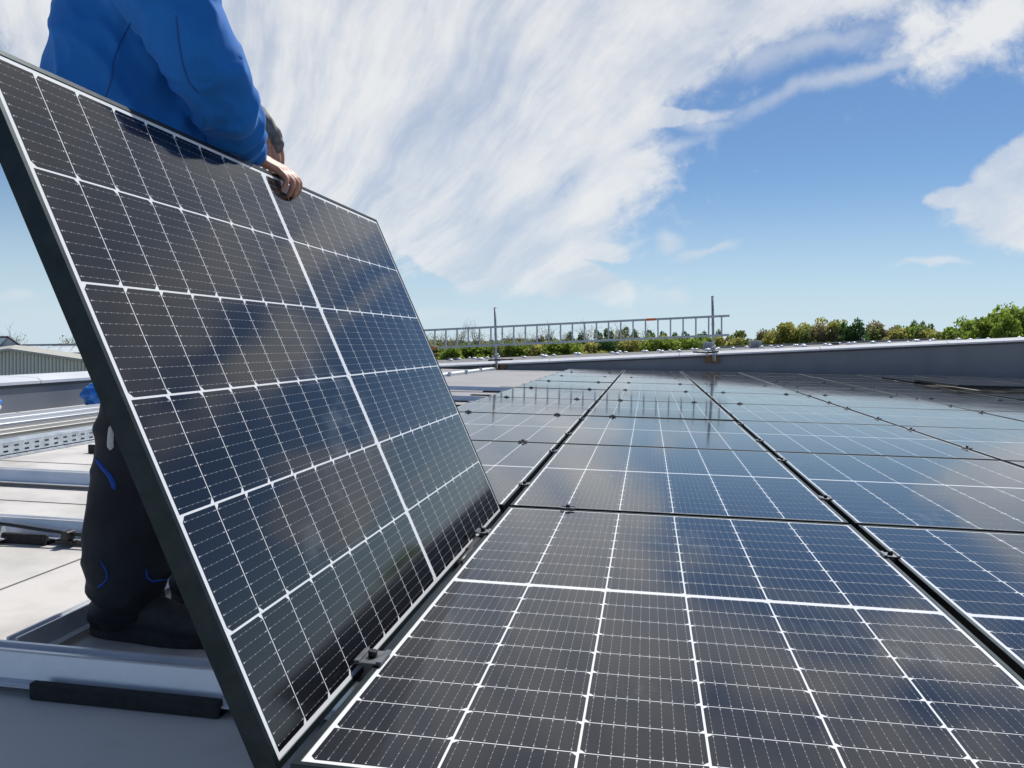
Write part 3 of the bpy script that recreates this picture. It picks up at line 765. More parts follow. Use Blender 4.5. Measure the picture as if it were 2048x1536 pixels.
b = bmesh.new(); p = [at_d(-160,700,57.8)-so_, at_d(-6,698,57.8)-so_, at_d(12,676,57.8)-so_, at_d(-160,676.5,57.8)-so_]; 
vs = [b.verts.new(x) for x in p]+[b.verts.new(x+Vector((0,.06,0))) for x in p]; b.faces.new(vs[:4]); b.faces.new(vs[4:][::-1])
for i in range(4): b.faces.new((vs[i], vs[4+i], vs[4+(i+1)%4], vs[(i+1)%4]))
bmesh.ops.recalc_face_normals(b, faces=b.faces); obj('roof_light', b, mat('rooflight', (.62,.70,.75), .35), s2)
s3 = empty('shed', at_d(130, 730, 66)); tag(s3, 'long shed with glazed roof strip behind the ribbed gable', 'building'); so_ = s3.location.copy()
poly_prism([at_d(30, 740, 66), at_d(420, 740, 66), at_d(420, 706, 66), at_d(30, 708, 66)], 12, 'wall', mat('tan sheet', rough=.7, build=noisy((.42,.36,.26), (.55,.48,.36), .6, 5)), s3, so_)
M_gl = mat('wired roof glass', rough=.25, build=noisy((.55,.63,.68), (.66,.73,.78), .4, 4))
for k in range(17):
    u0 = 42 + k*24
    def q4(u, v, d): return at_d(u, v, d) - so_
    b = bmesh.new(); ps = [q4(u0, 706, 65.9), q4(u0+22.5, 705.7, 65.9), q4(u0+34, 690.2-.2*k*.2, 69), q4(u0+12, 690.6-.2*k*.2, 69)]
    vs = [b.verts.new(x) for x in ps]+[b.verts.new(x-Vector((0,0,.08))) for x in ps]; b.faces.new(vs[:4]); b.faces.new(vs[4:][::-1])
    for i in range(4): b.faces.new((vs[i], vs[4+i], vs[4+(i+1)%4], vs[(i+1)%4]))
    bmesh.ops.recalc_face_normals(b, faces=b.faces); obj('roof_pane', b, M_gl, s3)
b = bmesh.new(); bar_between(b, q4(44, 690, 69), q4(430, 684, 69), .3, .12); bar_between(b, q4(30, 707, 65.8), q4(430, 705, 65.8), .2, .12); bmesh.ops.recalc_face_normals(b, faces=b.faces); obj('ridge_trim', b, mat('ridge grey', (.22,.24,.26), .6), s3)
b = bmesh.new()
for k in range(60): bar_between(b, q4(60+k*5, 709, 65.8), q4(60+k*5+.5, 722, 65.0), .10, .08)
bmesh.ops.recalc_face_normals(b, faces=b.faces); o = obj('corrugation', b, mat('tan ridge', (.62,.54,.42), .7), s3); o['kind'] = 'stuff'

# ------------------------------------------------------------------ trees
def leaf_mat(name, c1, c2):
    def f(t, b):
        g = t.nodes.new('ShaderNodeTexCoord'); n = t.nodes.new('ShaderNodeTexNoise'); n.inputs['Scale'].default_value = .9; n.inputs['Detail'].default_value = 5
        t.links.new(g.outputs['Object'], n.inputs['Vector'])
        r = t.nodes.new('ShaderNodeMapRange'); r.inputs['From Min'].default_value = .35; r.inputs['From Max'].default_value = .65; t.links.new(n.outputs['Fac'], r.inputs['Value'])
        mx = t.nodes.new('ShaderNodeMix'); mx.data_type = 'RGBA'; mx.inputs[6].default_value = (*c1,1); mx.inputs[7].default_value = (*c2,1)
        t.links.new(r.outputs[0], mx.inputs[0]); t.links.new(mx.outputs[2], b.inputs['Base Color'])
        tr_ = t.nodes.new('ShaderNodeBsdfTranslucent'); t.links.new(mx.outputs[2], tr_.inputs['Color'])
        ms = t.nodes.new('ShaderNodeMixShader'); ms.inputs[0].default_value = .55
        outn = t.nodes['Material Output']; t.links.new(b.outputs[0], ms.inputs[1]); t.links.new(tr_.outputs[0], ms.inputs[2]); t.links.new(ms.outputs[0], outn.inputs['Surface'])
    return mat(name, c1, .7, 0, .3, build=f)
LM = {'fresh': leaf_mat('fresh leaf', (.17,.26,.04), (.30,.40,.07)), 'yellow': leaf_mat('yellow leaf', (.32,.33,.09), (.46,.45,.14)),  # leaf colours brightened in place of aerial haze
      'dark': leaf_mat('dark leaf', (.06,.13,.04), (.10,.20,.06)), 'brown': leaf_mat('bud brown', (.26,.24,.13), (.36,.33,.19)),
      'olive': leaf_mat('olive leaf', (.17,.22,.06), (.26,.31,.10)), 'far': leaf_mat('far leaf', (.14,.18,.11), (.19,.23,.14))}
M_bark = mat('bark', rough=.9, build=noisy((.10,.085,.07), (.20,.18,.15), 3, 5))
def leafq(b, p, s, r):
    n = Vector((r.gauss(0,1), r.gauss(0,1), r.gauss(0,1)+.6)).normalized(); a = n.orthogonal().normalized(); a.rotate(Matrix.Rotation(r.uniform(0,6.28), 3, n)); c = n.cross(a)
    k = [p+a*s*.6, p+c*s*.42, p-a*s*.6, p-c*s*.42]
    b.faces.new([b.verts.new(x) for x in k])
def crown_mesh(key, seed, H=10, nl=2600, spread=.42, base=.18, sz=.40):
    r = random.Random(seed); b = bmesh.new()
    lob = []
    for k in range(15):
        z = r.uniform(base, .92)*H; rad = spread*H*(1-abs((z/H-.5))**1.6*1.5)
        a = r.uniform(0, 6.28); d = r.uniform(.1,.75)*rad
        lob.append((Vector((math.cos(a)*d, math.sin(a)*d, z)), r.uniform(.11,.2)*H))
    lob.append((Vector((0,0,H*.55)), .3*H)); lob.append((Vector((0,0,H*.85)), .13*H))
    for i in range(nl):
        c, rr = lob[r.randrange(len(lob))]
        d = Vector((r.gauss(0,1), r.gauss(0,1), r.gauss(0,1))).normalized()*rr*(r.random()**.28)
        p = c + d
        if noise.noise(p*.9/(H*.1) + Vector((seed,0,0))) < -.28: continue
        leafq(b, p, sz*r.uniform(.6,1.5), r)
    return mesh_of(b, 'crown', LM[key])
def trunk_mesh(seed, H=10, bare=False):
    r = random.Random(seed+50); b = bmesh.new()
    def br(p, d, L, rad, lev):
        segs = 3; 
        for s in range(segs):
            q = p + d*(L/segs); cyl(b, p, q, rad*(1-s*.22), rad*(1-(s+1)*.22), n=5 if lev else 8, caps=False); p = q
            d = (d + Vector((r.gauss(0,.12), r.gauss(0,.12), r.gauss(0,.06)))).normalized()
            if lev < (4 if bare else 1):
                for _ in range(2 if bare else 3):
                    e = (d + Vector((r.gauss(0,.55), r.gauss(0,.55), r.uniform(-.05,.4)))).normalized()
                    if r.random() < .8: br(p, e, L*.6, rad*.42, lev+1)
    br(Vector((0,0,-.5)), Vector((0,0,1)), H*.62, H*.022, 0 if not bare else 1)
    return mesh_of(b, 'trunk', M_bark)
LIB = {}
for key, seeds in (('fresh', (1,2,3)), ('yellow', (4,5)), ('dark', (6,7)), ('olive', (8,9,10)), ('brown', (11,))):
    LIB[key] = [(crown_mesh(key, s, spread=.40+.05*(s%3), nl=5200), trunk_mesh(s)) for s in seeds]
LIB['bare'] = [(crown_mesh('brown', s, nl=900, sz=.22, spread=.38, base=.3), trunk_mesh(s, bare=True)) for s in (21,22,23)]
COLW = {'fresh': 'bright green', 'yellow': 'yellow green', 'dark': 'dark green', 'olive': 'olive green', 'brown': 'brownish', 'bare': 'bare brown'}
def hor(u): return 680.5 + (u-1024)*.0163
def tree(u, vtop, dist, key, lb=None, wide=1.0, i=0):
    topp = at_d(u, vtop, dist); zg = gz(topp.x, topp.y); H = max(3, topp.z - zg)
    t = empty(('bare_tree' if key == 'bare' else 'tree'), (topp.x, topp.y, zg), random.uniform(0, 6.28)); s = H/9.4
    cm, tm = LIB[key][i % len(LIB[key])]
    link('trunk', tm, t).scale = (s,s,s); w = s*wide
    link('crown', cm, t).scale = (w, w, s)
    t['label'] = lb; t['category'] = 'tree'; t['group'] = 'trees beyond the far roof'
    return t
TR = []
# big clump on the right edge
for (u, v, d, k, w) in [(2030, 627, 95, 'fresh', .9), (1975, 640, 98, 'fresh', .8), (2085, 632, 96, 'olive', 1.0), (1935, 658, 108, 'olive', .8), (2010, 645, 90, 'fresh', .6),
    (1905, 664, 115, 'fresh', .8), (1945, 650, 104, 'fresh', .7), (1880, 668, 120, 'olive', .9), (2150, 640, 100, 'fresh', 1.0),
    (1718, 651, 125, 'dark', .62), (1700, 655, 126, 'dark', .55), (1566, 650, 135, 'yellow', .75), (1590, 660, 134, 'yellow', .6), (1668, 648, 132, 'yellow', .8), (1624, 657, 135, 'yellow', .8),
    (1650, 662, 130, 'brown', .7), (1545, 668, 138, 'yellow', .6), (1484, 665, 140, 'olive', .9), (1765, 658, 130, 'brown', .8), (1790, 663, 128, 'yellow', .8), (1820, 661, 130, 'fresh', .8), (1840, 664, 126, 'olive', .7), (1862, 668, 125, 'yellow', .8),
    (1524, 672, 142, 'brown', .7), (1610, 668, 130, 'olive', .7), (1742, 667, 128, 'olive', .7),
    (1405, 675, 150, 'fresh', 1.0), (1440, 676, 150, 'yellow', .9), (1365, 681, 120, 'fresh', 1.1), (1320, 683, 115, 'fresh', 1.2), (1293, 686, 118, 'yellow', 1.0), (1258, 684, 118, 'yellow', .9),
    (1214, 686, 118, 'dark', 1.1), (1180, 688, 118, 'yellow', 1.2), (1150, 690, 116, 'yellow', 1.1), (1126, 690, 112, 'fresh', 1.1), (1103, 693, 112, 'fresh', .9), (1078, 693, 112, 'yellow', 1.0),
    (1035, 692, 112, 'fresh', 1.1), (1010, 693, 115, 'yellow', 1.2), (975, 697, 112, 'olive', 1.0), (950, 694, 112, 'fresh', 1.2), (905, 701, 108, 'fresh', 1.2), (878, 697, 112, 'olive', 1.1), (930, 699, 112, 'fresh', 1.0),
    (850, 699, 112, 'yellow', 1.2), (1385, 684, 118, 'fresh', .9), (1475, 680, 125, 'yellow', .9), (1340, 680, 122, 'yellow', .8)]: TR.append((u, v, d, k, w))
for (u, v, d) in [(875, 669, 150), (921, 667, 148), (955, 668, 148), (1015, 673, 165), (1060, 671, 170), (1094, 664, 170), (1184, 661, 172), (1250, 665, 172), (1130, 668, 175), (1285, 668, 170), (900, 680, 150), (1040, 678, 168), (1234, 657, 175), (862, 676, 150), (968, 677, 150)]: TR.append((u, v, d, 'bare', .8))
for (u, v, d) in [(1100, 676, 176), (1140, 672, 178), (1160, 673, 178), (1200, 668, 180), (1222, 664, 180), (1244, 662, 180), (1270, 668, 180), (1305, 668, 180), (1330, 669, 180), (1350, 672, 180), (1375, 670, 180), (1075, 678, 176),
    (1825, 652, 190), (1846, 654, 192), (1858, 656, 190), (1800, 660, 190), (1440, 668, 190), (1410, 671, 190)]: TR.append((u, v, d, 'dark', .55))
cnt = {}
TR.sort(key=lambda a: a[0])
for i, (u, v, d, k, w) in enumerate(TR):
    cnt[k] = cnt.get(k, 0) + 1
    left = 'beyond the ladder' if u < 1440 else ('right of the scaffold poles' if u < 1800 else 'near the right edge')
    nth = cnt[k]
    ords = ['first','second','third','fourth','fifth','sixth','seventh','eighth','ninth','tenth','eleventh','twelfth','thirteenth','fourteenth','fifteenth','sixteenth','seventeenth','eighteenth','nineteenth','twentieth','twenty first','twenty second']
    tree(u, v, d, k, '%s tree %s, %s of its colour from the left' % (COLW[k], left, ords[nth-1]), w, i)
t1 = tree(38, 680, 90, 'bare', 'bare brown tree top over the sheds, left one of two', .5, 1); t2 = tree(141, 674, 95, 'bare', 'bare brown tree top over the sheds, right one of two', .6, 2)
# distant wood that reads as one mass
b = bmesh.new(); r = random.Random(99)
for i in range(26000):
    u = r.uniform(-250, 2400); dist = r.uniform(205, 300)
    vt = 682 + (u-1024)*.003 - 6*noise.noise(Vector((u*.012, 3, 0))) - 7*noise.noise(Vector((u*.05, 9, 0))) - (max(0, u-1700)*.02)
    if u < 420: vt += 22
    zt = at_d(u, vt, dist).z; p = at_d(u, 690, dist); zb = gz(p.x, p.y)
    zz = zb + (zt-zb)*(r.random()**.6)
    leafq(b, Vector((p.x, p.y, zz)), r.uniform(.9, 2.0), r)
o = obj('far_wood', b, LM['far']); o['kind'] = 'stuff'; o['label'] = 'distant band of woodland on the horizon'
b = bmesh.new()
for i in range(9000):
    u = r.uniform(700, 2300); dist = r.uniform(126, 150)
    vt = 703 - (u-888)*.019 - 4*noise.noise(Vector((u*.03, 5, 0)))
    zt = at_d(u, vt, dist).z; p = at_d(u, 690, dist); zb = gz(p.x, p.y)
    leafq(b, Vector((p.x, p.y, zb + (zt-zb)*(r.random()**.7))), r.uniform(.5, 1.1), r)
o = obj('hedge_scrub', b, LM['olive']); o['kind'] = 'stuff'; o['label'] = 'scrub and bushes at the foot of the trees'
#PERSON
# ------------------------------------------------------------------ the worker
from mathutils.bvhtree import BVHTree
def loft(bm, secs, n=20):
    """closed tube through (centre, rx, ry[, axis_x]) sections; axis_x is the world direction of rx"""
    rings = []
    pts = [Vector(s[0]) for s in secs]
    for i, s in enumerate(secs):
        c = pts[i]; d = (pts[min(i+1, len(pts)-1)] - pts[max(i-1, 0)]).normalized()
        ax = Vector(s[3]) if len(s) > 3 else Vector((1, 0, 0.001))
        ax = (ax - d*ax.dot(d))
        if ax.length < 1e-3: ax = d.orthogonal()
        ax.normalize(); ay = d.cross(ax)
        rings.append([bm.verts.new(c + ax*math.cos(t)*s[1] + ay*math.sin(t)*s[2]) for t in [2*math.pi*k/n for k in range(n)]])
    for a, b_ in zip(rings[:-1], rings[1:]):
        for k in range(n): bm.faces.new((a[k], a[(k+1) % n], b_[(k+1) % n], b_[k]))
    bm.faces.new(rings[0][::-1]); bm.faces.new(rings[-1])
def limb(bm, pts, rads, n=14, flat=None, ax=(1,0,0)):
    pts = [Vector(p) for p in pts]
    secs = []
    d0 = (pts[0]-pts[1]).normalized(); d1 = (pts[-1]-pts[-2]).normalized()
    def S(p, r, f=1): return (p, r, r*f, ax)
    f = flat or 1
    secs += [S(pts[0]+d0*rads[0]*.95, rads[0]*.25, f), S(pts[0]+d0*rads[0]*.6, rads[0]*.78, f)]
    # Catmull-Rom between the joints
    P = [pts[0]] + pts + [pts[-1]]
    for i in range(1, len(P)-2):
        for k in range(4):
            t = k/4; a, b_, c, d = P[i-1], P[i], P[i+1], P[i+2]
            q = .5*((2*b_) + (c-a)*t + (2*a-5*b_+4*c-d)*t*t + (3*b_-a-3*c+d)*t**3)
            secs.append(S(q, rads[i-1]*(1-t)+rads[i]*t, f))
    secs += [S(pts[-1], rads[-1], f), S(pts[-1]+d1*rads[-1]*.6, rads[-1]*.78, f), S(pts[-1]+d1*rads[-1]*.95, rads[-1]*.25, f)]
    loft(bm, secs, n)
def ball(bm, c, rx, ry, rz, rot=None):
    r = bmesh.ops.create_icosphere(bm, subdivisions=3, radius=1)
    for v in r['verts']:
        q = Vector((v.co.x*rx, v.co.y*ry, v.co.z*rz))
        if rot: q = rot @ q
        v.co = q + Vector(c)
def solid(name, bm, m, voxel, smooth_it, parent, fold=None):
    me = D.meshes.new(name); bmesh.ops.recalc_face_normals(bm, faces=bm.faces); bm.to_mesh(me); bm.free()
    o = D.objects.new(name, me); C.objects.link(o)
    r = o.modifiers.new('r', 'REMESH'); r.mode = 'VOXEL'; r.voxel_size = voxel; r.use_smooth_shade = True
    s = o.modifiers.new('s', 'SMOOTH'); s.factor = .6; s.iterations = smooth_it
    dg = bpy.context.evaluated_depsgraph_get(); me2 = D.meshes.new_from_object(o.evaluated_get(dg)); D.objects.remove(o)
    me2.name = name; me2.materials.clear(); me2.materials.append(m)
    if fold:
        no = [v.normal.copy() for v in me2.vertices]
        for v, n_ in zip(me2.vertices, no): v.co += n_*fold(v.co, n_)
        o = D.objects.new(name, me2); C.objects.link(o); s = o.modifiers.new('s', 'SMOOTH'); s.factor = .5; s.iterations = 3
        dg = bpy.context.evaluated_depsgraph_get(); me3 = D.meshes.new_from_object(o.evaluated_get(dg)); D.objects.remove(o); D.meshes.remove(me2); me2 = me3; me2.name = name
    for p in me2.polygons: p.use_smooth = True
    return link(name, me2, parent)
HERO = empty('person', (0,0,0))
tag(HERO, 'person in blue jacket and black work trousers leaning on the lifted solar panel', 'person')
M_skin = mat('skin', rough=.5, build=noisy((.36,.17,.115), (.50,.27,.19), 40, 5, (.42,.6), .15, 400, bdist=.0006))
M_skin.node_tree.nodes['Principled BSDF'].inputs['Subsurface Weight'].default_value = .12
M_skin.node_tree.nodes['Principled BSDF'].inputs['Subsurface Radius'].default_value = (.012,.005,.003)
def fab(t, b):
    noisy((.006,.115,.40), (.010,.150,.52), 7, 6, (.75,.9), .35, 700, bdist=.0006)(t, b)
    b.inputs['Sheen Weight'].default_value = .35; b.inputs['Sheen Roughness'].default_value = .4; b.inputs['Sheen Tint'].default_value = (.25,.5,1,1)
M_jack = mat('blue softshell', (.004,.075,.42), .8, 0, .3, build=fab)
M_trou = mat('black work cloth', rough=.9, build=noisy((.007,.009,.014), (.017,.020,.028), 9, 6, (.8,.95), .4, 600, bdist=.0006))
M_boot = mat('black boot', rough=.7, build=noisy((.016,.017,.019), (.036,.037,.040), 30, 5, (.55,.8), .4, 120))
M_pipe = mat('blue piping', (.003,.055,.34), .8)
M_grey = mat('grey reflective patch', (.42,.42,.42), .5)
M_glove = mat('grey work glove', rough=.8, build=noisy((.10,.10,.095), (.20,.19,.18), 60, 4, (.7,.9), .4, 300))
# joints of the right arm (towards the camera)
S_ = at_y(318, -70, .56); A1_ = at_y(360, 35, .585); A2_ = at_y(405, 120, .62); E_ = at_y(443, 205, .70); F1_ = at_y(474, 256, .80); F2_ = at_y(492, 290, .885); W_ = at_y(510, 314, .935)
# left arm, mostly hidden
LS = Vector((-.74, 1.00, 1.36)); LE = Vector((-.715, 1.12, 1.15)); LW = at_y(516, 238, 1.085)
def hand(bm, wrist, knuckles, across, down, curl, thumb_side, sc=1.0):
    """palm from wrist to knuckles; across = direction index->little finger; curl = list of 3 directions of the finger bones"""
    wrist = Vector(wrist); K = Vector(knuckles); ac = Vector(across).normalized()
    d = (K-wrist).normalized(); nrm = d.cross(ac).normalized()
    L = (K-wrist).length
    for i in range(4):
        o_ = (i-1.5)*.0195*sc
        limb(bm, [wrist + ac*o_*.45, wrist.lerp(K, .5) + ac*o_*.85, K + ac*o_], [.0165*sc, .0145*sc, .0118*sc], n=10)
        Ls = [(.044,.026,.022), (.048,.029,.023), (.045,.028,.022), (.036,.022,.020)][i]
        p = K + ac*o_; pts = [p]
        for q in range(3):
            cdv = Vector(curl[q]) + ac*((i-1.5)*.07); p = p + cdv.normalized()*Ls[q]*sc*(.95 if i else .92); pts.append(p)
        limb(bm, pts, [.0112*sc, .0100*sc, .0090*sc, .0078*sc], n=10)
    tb = wrist.lerp(K, .28) - ac*.026*sc
    t1 = tb - ac*.020*sc + d*.020*sc + Vector(down)*.018*sc; t2 = t1 + d*.022*sc + Vector(down)*.022*sc; t3 = t2 + d*.012*sc + Vector(down)*.020*sc
    limb(bm, [wrist.lerp(K,.1) - ac*.012*sc, tb, t1, t2, t3], [.016*sc, .0165*sc, .0125*sc, .0105*sc, .0085*sc], n=10)
Kn = at_y(566, 341, 1.000)
bm = bmesh.new()
loft(bm, [((-.75,.74,.78),.10,.12), ((-.75,.74,.84),.12,.16), ((-.76,.745,.95),.115,.145), ((-.79,.75,1.08),.105,.135), ((-.76,.76,1.22),.11,.155), ((-.745,.77,1.34),.10,.17), ((-.74,.78,1.42),.085,.15), ((-.755,.78,1.465),.06,.07), ((-.74,.78,1.50),.052,.055), ((-.725,.78,1.56),.052,.052)], 24)
ball(bm, (-.700,.78,1.655), .096, .076, .118); ball(bm, (-.672,.78,1.60), .066, .055, .066)
ball(bm, (-.602,.78,1.640), .018, .012, .022); ball(bm, (-.618,.78,1.596), .012, .024, .006); ball(bm, (-.618,.78,1.588), .013, .020, .006)
for s_ in (-1, 1):
    ball(bm, (-.713,.78+.078*s_,1.645), .020, .008, .032); ball(bm, (-.625,.78+.030*s_,1.668), .015, .018, .012); ball(bm, (-.625,.78+.030*s_,1.686), .012, .020, .006)
limb(bm, [S_+Vector((-.06,.05,.0)), S_, A1_, A2_, E_, F1_, F2_, W_], [.06,.055,.050,.044,.040,.038,.033,.028])
limb(bm, [LS, LE, LW], [.055,.042,.028])
hand(bm, W_, Kn, (-.10,-.95,-.12), (-.2,.3,-.9), [(.60,.18,-.60), (.05,-.05,-1), (-.40,-.12,-.85)], -1, .88)
hand(bm, LW, LW + Vector((.035,.02,-.062)), (.2,1,0), (.3,0,-.9), [(.15,0,-1), (-.1,0,-1), (-.3,0,-1)], 1, .92)
# legs under the trousers
for (yl, xk, xa) in ((.62, -.70, -.69), (.86, -.68, -.66)):
    limb(bm, [(-.75, yl+(.05 if yl<.7 else -.05), .80), (-.665, yl, .60), (xk+.02, yl, .36), (xa-.01, yl, .15), (xa-.02, yl, -.03)], [.085,.075,.052,.045,.030])
    limb(bm, [(xa-.05, yl, -.055), (xa+.05, yl, -.065), (xa+.14, yl, -.07)], [.026,.024,.020])
solid('body', bm, M_skin, .0036, 4, HERO)
# ---- jacket
def rid(v): return max(0.0, 1 - abs(v)*2)
def jfold(p, n_):
    # distance along / around the right arm
    f = 0
    best = 9; ax = None; t_ = 0
    chain = [S_, A1_, A2_, E_, F1_, F2_, W_]
    for i in range(len(chain)-1):
        a, b_ = chain[i], chain[i+1]; ab = b_-a; t = max(0, min(1, (p-a).dot(ab)/ab.dot(ab))); q = a+ab*t; dd = (p-q).length
        if dd < best: best = dd; ax = ab.normalized(); t_ = i+t
    on_arm = max(0, min(1, (.125-best)/.03))
    # sleeve: oblique folds gathered round the elbow
    u_ = p.dot(ax); side = (ax.cross(Vector((0,-1,0)))).normalized(); w_ = p.dot(side)
    q = Vector((u_*6.5 + w_*11, w_*9 - u_*5.5, p.y*7))
    s1 = noise.noise(q) ; s2 = noise.noise(q*2.3 + Vector((5,1,2)))
    elbow = math.exp(-((t_-3.4)/1.5)**2)
    a_arm = (.018*(rid(s1)**1.5-.35) + .003*(rid(s2)-.5)) * (.40+.85*elbow)
    cuff = math.exp(-((t_-5.6)/.35)**2); a_arm += cuff*.004*math.sin(u_*260)
    # body: drape from the armpit to the hem
    c1 = Vector((p.x*7 + p.z*5, p.y*6, p.z*2.6 - p.x*3)); c2 = Vector((p.x*3 - p.z*6, p.y*4 + 9, p.z*4 + p.x*7))
    b1 = noise.noise(c1); b2 = noise.noise(c2*1.4); b3 = noise.noise(p*3.0 + Vector((4, 4, 4)))
    a_body = (.014*(rid(b1)**1.5-.35) + .010*(rid(b2)**1.5-.35) + .008*b3)*max(.15, min(1, (p.x+.93)/.12))
    if p.z < .90: a_body += .004*math.sin(p.z*150)*max(0, (.90-p.z)/.06)
    return on_arm*a_arm + (1-on_arm)*a_body
bm = bmesh.new()
loft(bm, [((-.710,.735,.80),.145,.19), ((-.715,.735,.84),.155,.20), ((-.745,.74,.95),.172,.195), ((-.752,.74,1.08),.186,.200), ((-.742,.75,1.20),.180,.205), ((-.733,.76,1.30),.165,.205), ((-.728,.77,1.38),.138,.20), ((-.74,.78,1.43),.115,.165), ((-.75,.78,1.475),.075,.09), ((-.745,.78,1.51),.070,.075)], 28)
limb(bm, [S_+Vector((-.10,.12,-.02)), S_+Vector((-.02,.02,-.01)), A1_, A2_, E_, F1_, F2_], [.12,.112,.094,.083,.073,.060,.044], n=20)
limb(bm, [F2_, F2_.lerp(W_, .72)], [.043,.036], n=16)
limb(bm, [LS+Vector((0,-.09,-.03)), LS, LE, LE.lerp(LW, .75)], [.12,.10,.075,.042], n=16)
JK = solid('jacket', bm, M_jack, .0062, 7, HERO, jfold)
# ---- trousers
def tfold(p, n_):
    b1 = noise.noise(Vector((p.x*7, p.y*7, p.z*5))); b2 = noise.noise(Vector((p.x*9+3, p.y*9, p.z*16)))
    low = max(0, min(1, (.18-p.z)/.15)); knee = math.exp(-((p.z-.38)/.12)**2)
    return .008*(rid(b1)**1.4-.4) + .009*(rid(b2)**1.4-.4)*(low*1.3+knee)
bm = bmesh.new()
loft(bm, [((-.69,.735,.66),.09,.15), ((-.70,.735,.74),.125,.185), ((-.715,.735,.84),.140,.18), ((-.735,.735,.90),.13,.16)], 24)
for (yl, off, w) in ((.615, 0, 1), (.865, .03, .96)):
    limb(bm, [(-.700+off, yl+(.04 if yl<.7 else -.04), .76), (-.655+off, yl, .60), (-.645+off, yl, .44), (-.668+off, yl, .30), (-.682+off, yl, .15), (-.678+off, yl, .05), (-.680+off, yl, .002)], [.105*w,.095*w,.084*w,.086*w,.090*w,.093*w,.082*w], n=20)
bm2 = bm
TRO = solid('trousers', bm, M_trou, .0065, 5, HERO, tfold)
# ---- boots
for k, (yl, off) in enumerate(((.615, 0), (.868, .04))):
    bm = bmesh.new()
    limb(bm, [(-.700+off, yl, .05), (-.705+off, yl, -.01), (-.705+off, yl, -.045)], [.058,.056,.055])
    loft(bm, [((-.772+off,yl,-.062),.012,.020,(0,0,1)), ((-.765+off,yl,-.058),.034,.034,(0,0,1)), ((-.74+off,yl,-.052),.046,.040,(0,0,1)), ((-.68+off,yl,-.045),.052,.042,(0,0,1)), ((-.61+off,yl,-.052),.046,.043,(0,0,1)), ((-.55+off,yl,-.062),.036,.049,(0,0,1)), ((-.50+off,yl,-.066),.031,.047,(0,0,1)), ((-.468+off,yl,-.070),.025,.036,(0,0,1)), ((-.455+off,yl,-.072),.012,.018,(0,0,1))], 18)
    bt = solid('boot', bm, M_boot, .0045, 4, HERO, lambda p, n_: .0025*noise.noise(p*45))
    b = bmesh.new(); out = []
    for t in range(28):
        a = 2*math.pi*t/28; cx_, sy = math.cos(a), math.sin(a)
        x = -.615+off + .166*cx_*(1 if cx_ > 0 else .99); wd = .043 + .010*cx_ - .006*math.exp(-((cx_+.25)/.3)**2)
        out.append((x, yl + wd*(abs(sy)**.8)*(1 if sy > 0 else -1)))
    T = [b.verts.new((x, y, -.072 + (.012 if x < -.70+off else 0) )) for x, y in out]; B = [b.verts.new((x, y, ROOF+.001)) for x, y in out]
    b.faces.new(T); b.faces.new(B[::-1])
    for i in range(28): j = (i+1) % 28; b.faces.new((B[i], B[j], T[j], T[i]))
    for t in range(1, 11): box(b, -.755+off+.025*t, -.745+off+.025*t, yl-.027, yl+.027, ROOF+.0006, ROOF+.010)
    bmesh.ops.recalc_face_normals(b, faces=b.faces); so2 = obj('sole', b, M_boot, bt); so2['kind'] = 'stuff'
# ---- hair
bm = bmesh.new(); ball(bm, (-.712,.78,1.672), .098, .080, .112)
for v in list(bm.verts):
    if v.co.z < 1.62 or v.co.x > -.640 and v.co.z < 1.715: bm.verts.remove(v)
hr = obj('hair', bm, mat('dark hair', rough=.6, build=noisy((.02,.014,.01), (.05,.035,.025), 90, 4, (.4,.7), .5, 300)), HERO, smooth=True)
# ---- glove on the left hand
bm = bmesh.new(); gK = LW + Vector((.035,.02,-.062))
limb(bm, [LW + Vector((-.03,-.005,.022)), LW + Vector((-.012,0,.004)), LW.lerp(gK, .3)], [.036,.038,.033])
limb(bm, [LW.lerp(gK, .2), LW.lerp(gK, .75), gK], [.034,.036,.030], flat=.7)
solid('glove', bm, M_glove, .003, 3, HERO, lambda p, n_: .0035*rid(noise.noise(p*40)))
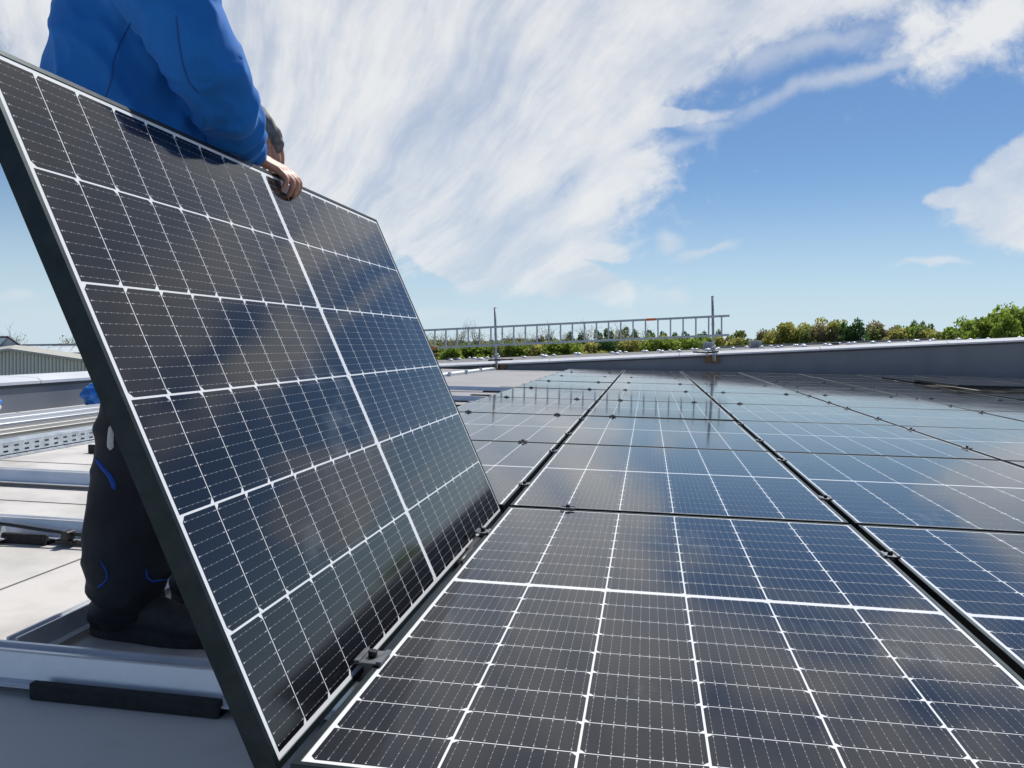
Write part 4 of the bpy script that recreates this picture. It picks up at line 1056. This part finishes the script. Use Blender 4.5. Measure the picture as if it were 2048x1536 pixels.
# ---- seams, piping and patches lie on the cloth where it is
def surf(ob):
    return BVHTree.FromPolygons([v.co for v in ob.data.vertices], [tuple(p.vertices) for p in ob.data.polygons])
def on(bvh, pts, lift=.0012, dense=8):
    res = []
    for (a, b_) in zip(pts[:-1], pts[1:]):
        for k in range(dense):
            t = k/dense; r_ = ray(a[0]*(1-t)+b_[0]*t, a[1]*(1-t)+b_[1]*t).normalized(); h = bvh.ray_cast(CAM, r_)
            if h[0] is not None: res.append((h[0] + h[1]*lift, h[1]))
    return res
bj, bt_ = surf(JK), surf(TRO)
def ribbon(name, bvh, pts, w0, w1, m, parent, lift=.0015):
    H = on(bvh, pts, lift); n = len(H)
    if n < 3: return
    b = bmesh.new(); prev = None
    for i, (p, nn) in enumerate(H):
        d = (H[min(i+1, n-1)][0] - H[max(i-1, 0)][0]).normalized(); s = d.cross(nn).normalized()
        t = i/(n-1); w = (w0*(1-t)+w1*t)*min(1, 6*t+.25, 6*(1-t)+.25)/2
        row = [b.verts.new(p - s*w - nn*.001), b.verts.new(p - s*w*.5 + nn*.0012), b.verts.new(p + s*w*.5 + nn*.0012), b.verts.new(p + s*w - nn*.001)]
        if prev:
            for q in range(3): b.faces.new((prev[q], prev[q+1], row[q+1], row[q]))
        prev = row
    bmesh.ops.recalc_face_normals(b, faces=b.faces); return obj(name, b, m, parent, smooth=True)
M_seam2 = mat('dark blue seam', (.004,.065,.26), .8)
ribbon('seam', bj, [(262, 45), (240, 85), (226, 125), (224, 155), (215, 185), (205, 215)], .0035, .0035, M_seam2, JK, .0008)
ribbon('seam', bj, [(352, 30), (357, 80), (366, 130), (378, 165), (400, 190)], .0035, .0035, M_seam2, JK, .0008)
ribbon('piping', bt_, [(191, 916), (205, 936), (218, 950), (226, 965), (230, 982)], .009, .012, M_pipe, TRO)
ribbon('piping', bt_, [(203, 1122), (214, 1145), (215, 1158), (205, 1170), (193, 1175)], .004, .005, M_pipe, TRO)
ribbon('piping', bt_, [(291, 1138), (294, 1155), (305, 1163), (325, 1160), (346, 1157)], .004, .005, M_pipe, TRO)
ribbon('reflective_patch', bt_, [(224, 850), (222, 870), (221, 885), (222, 902)], .013, .018, M_grey, TRO, .002)
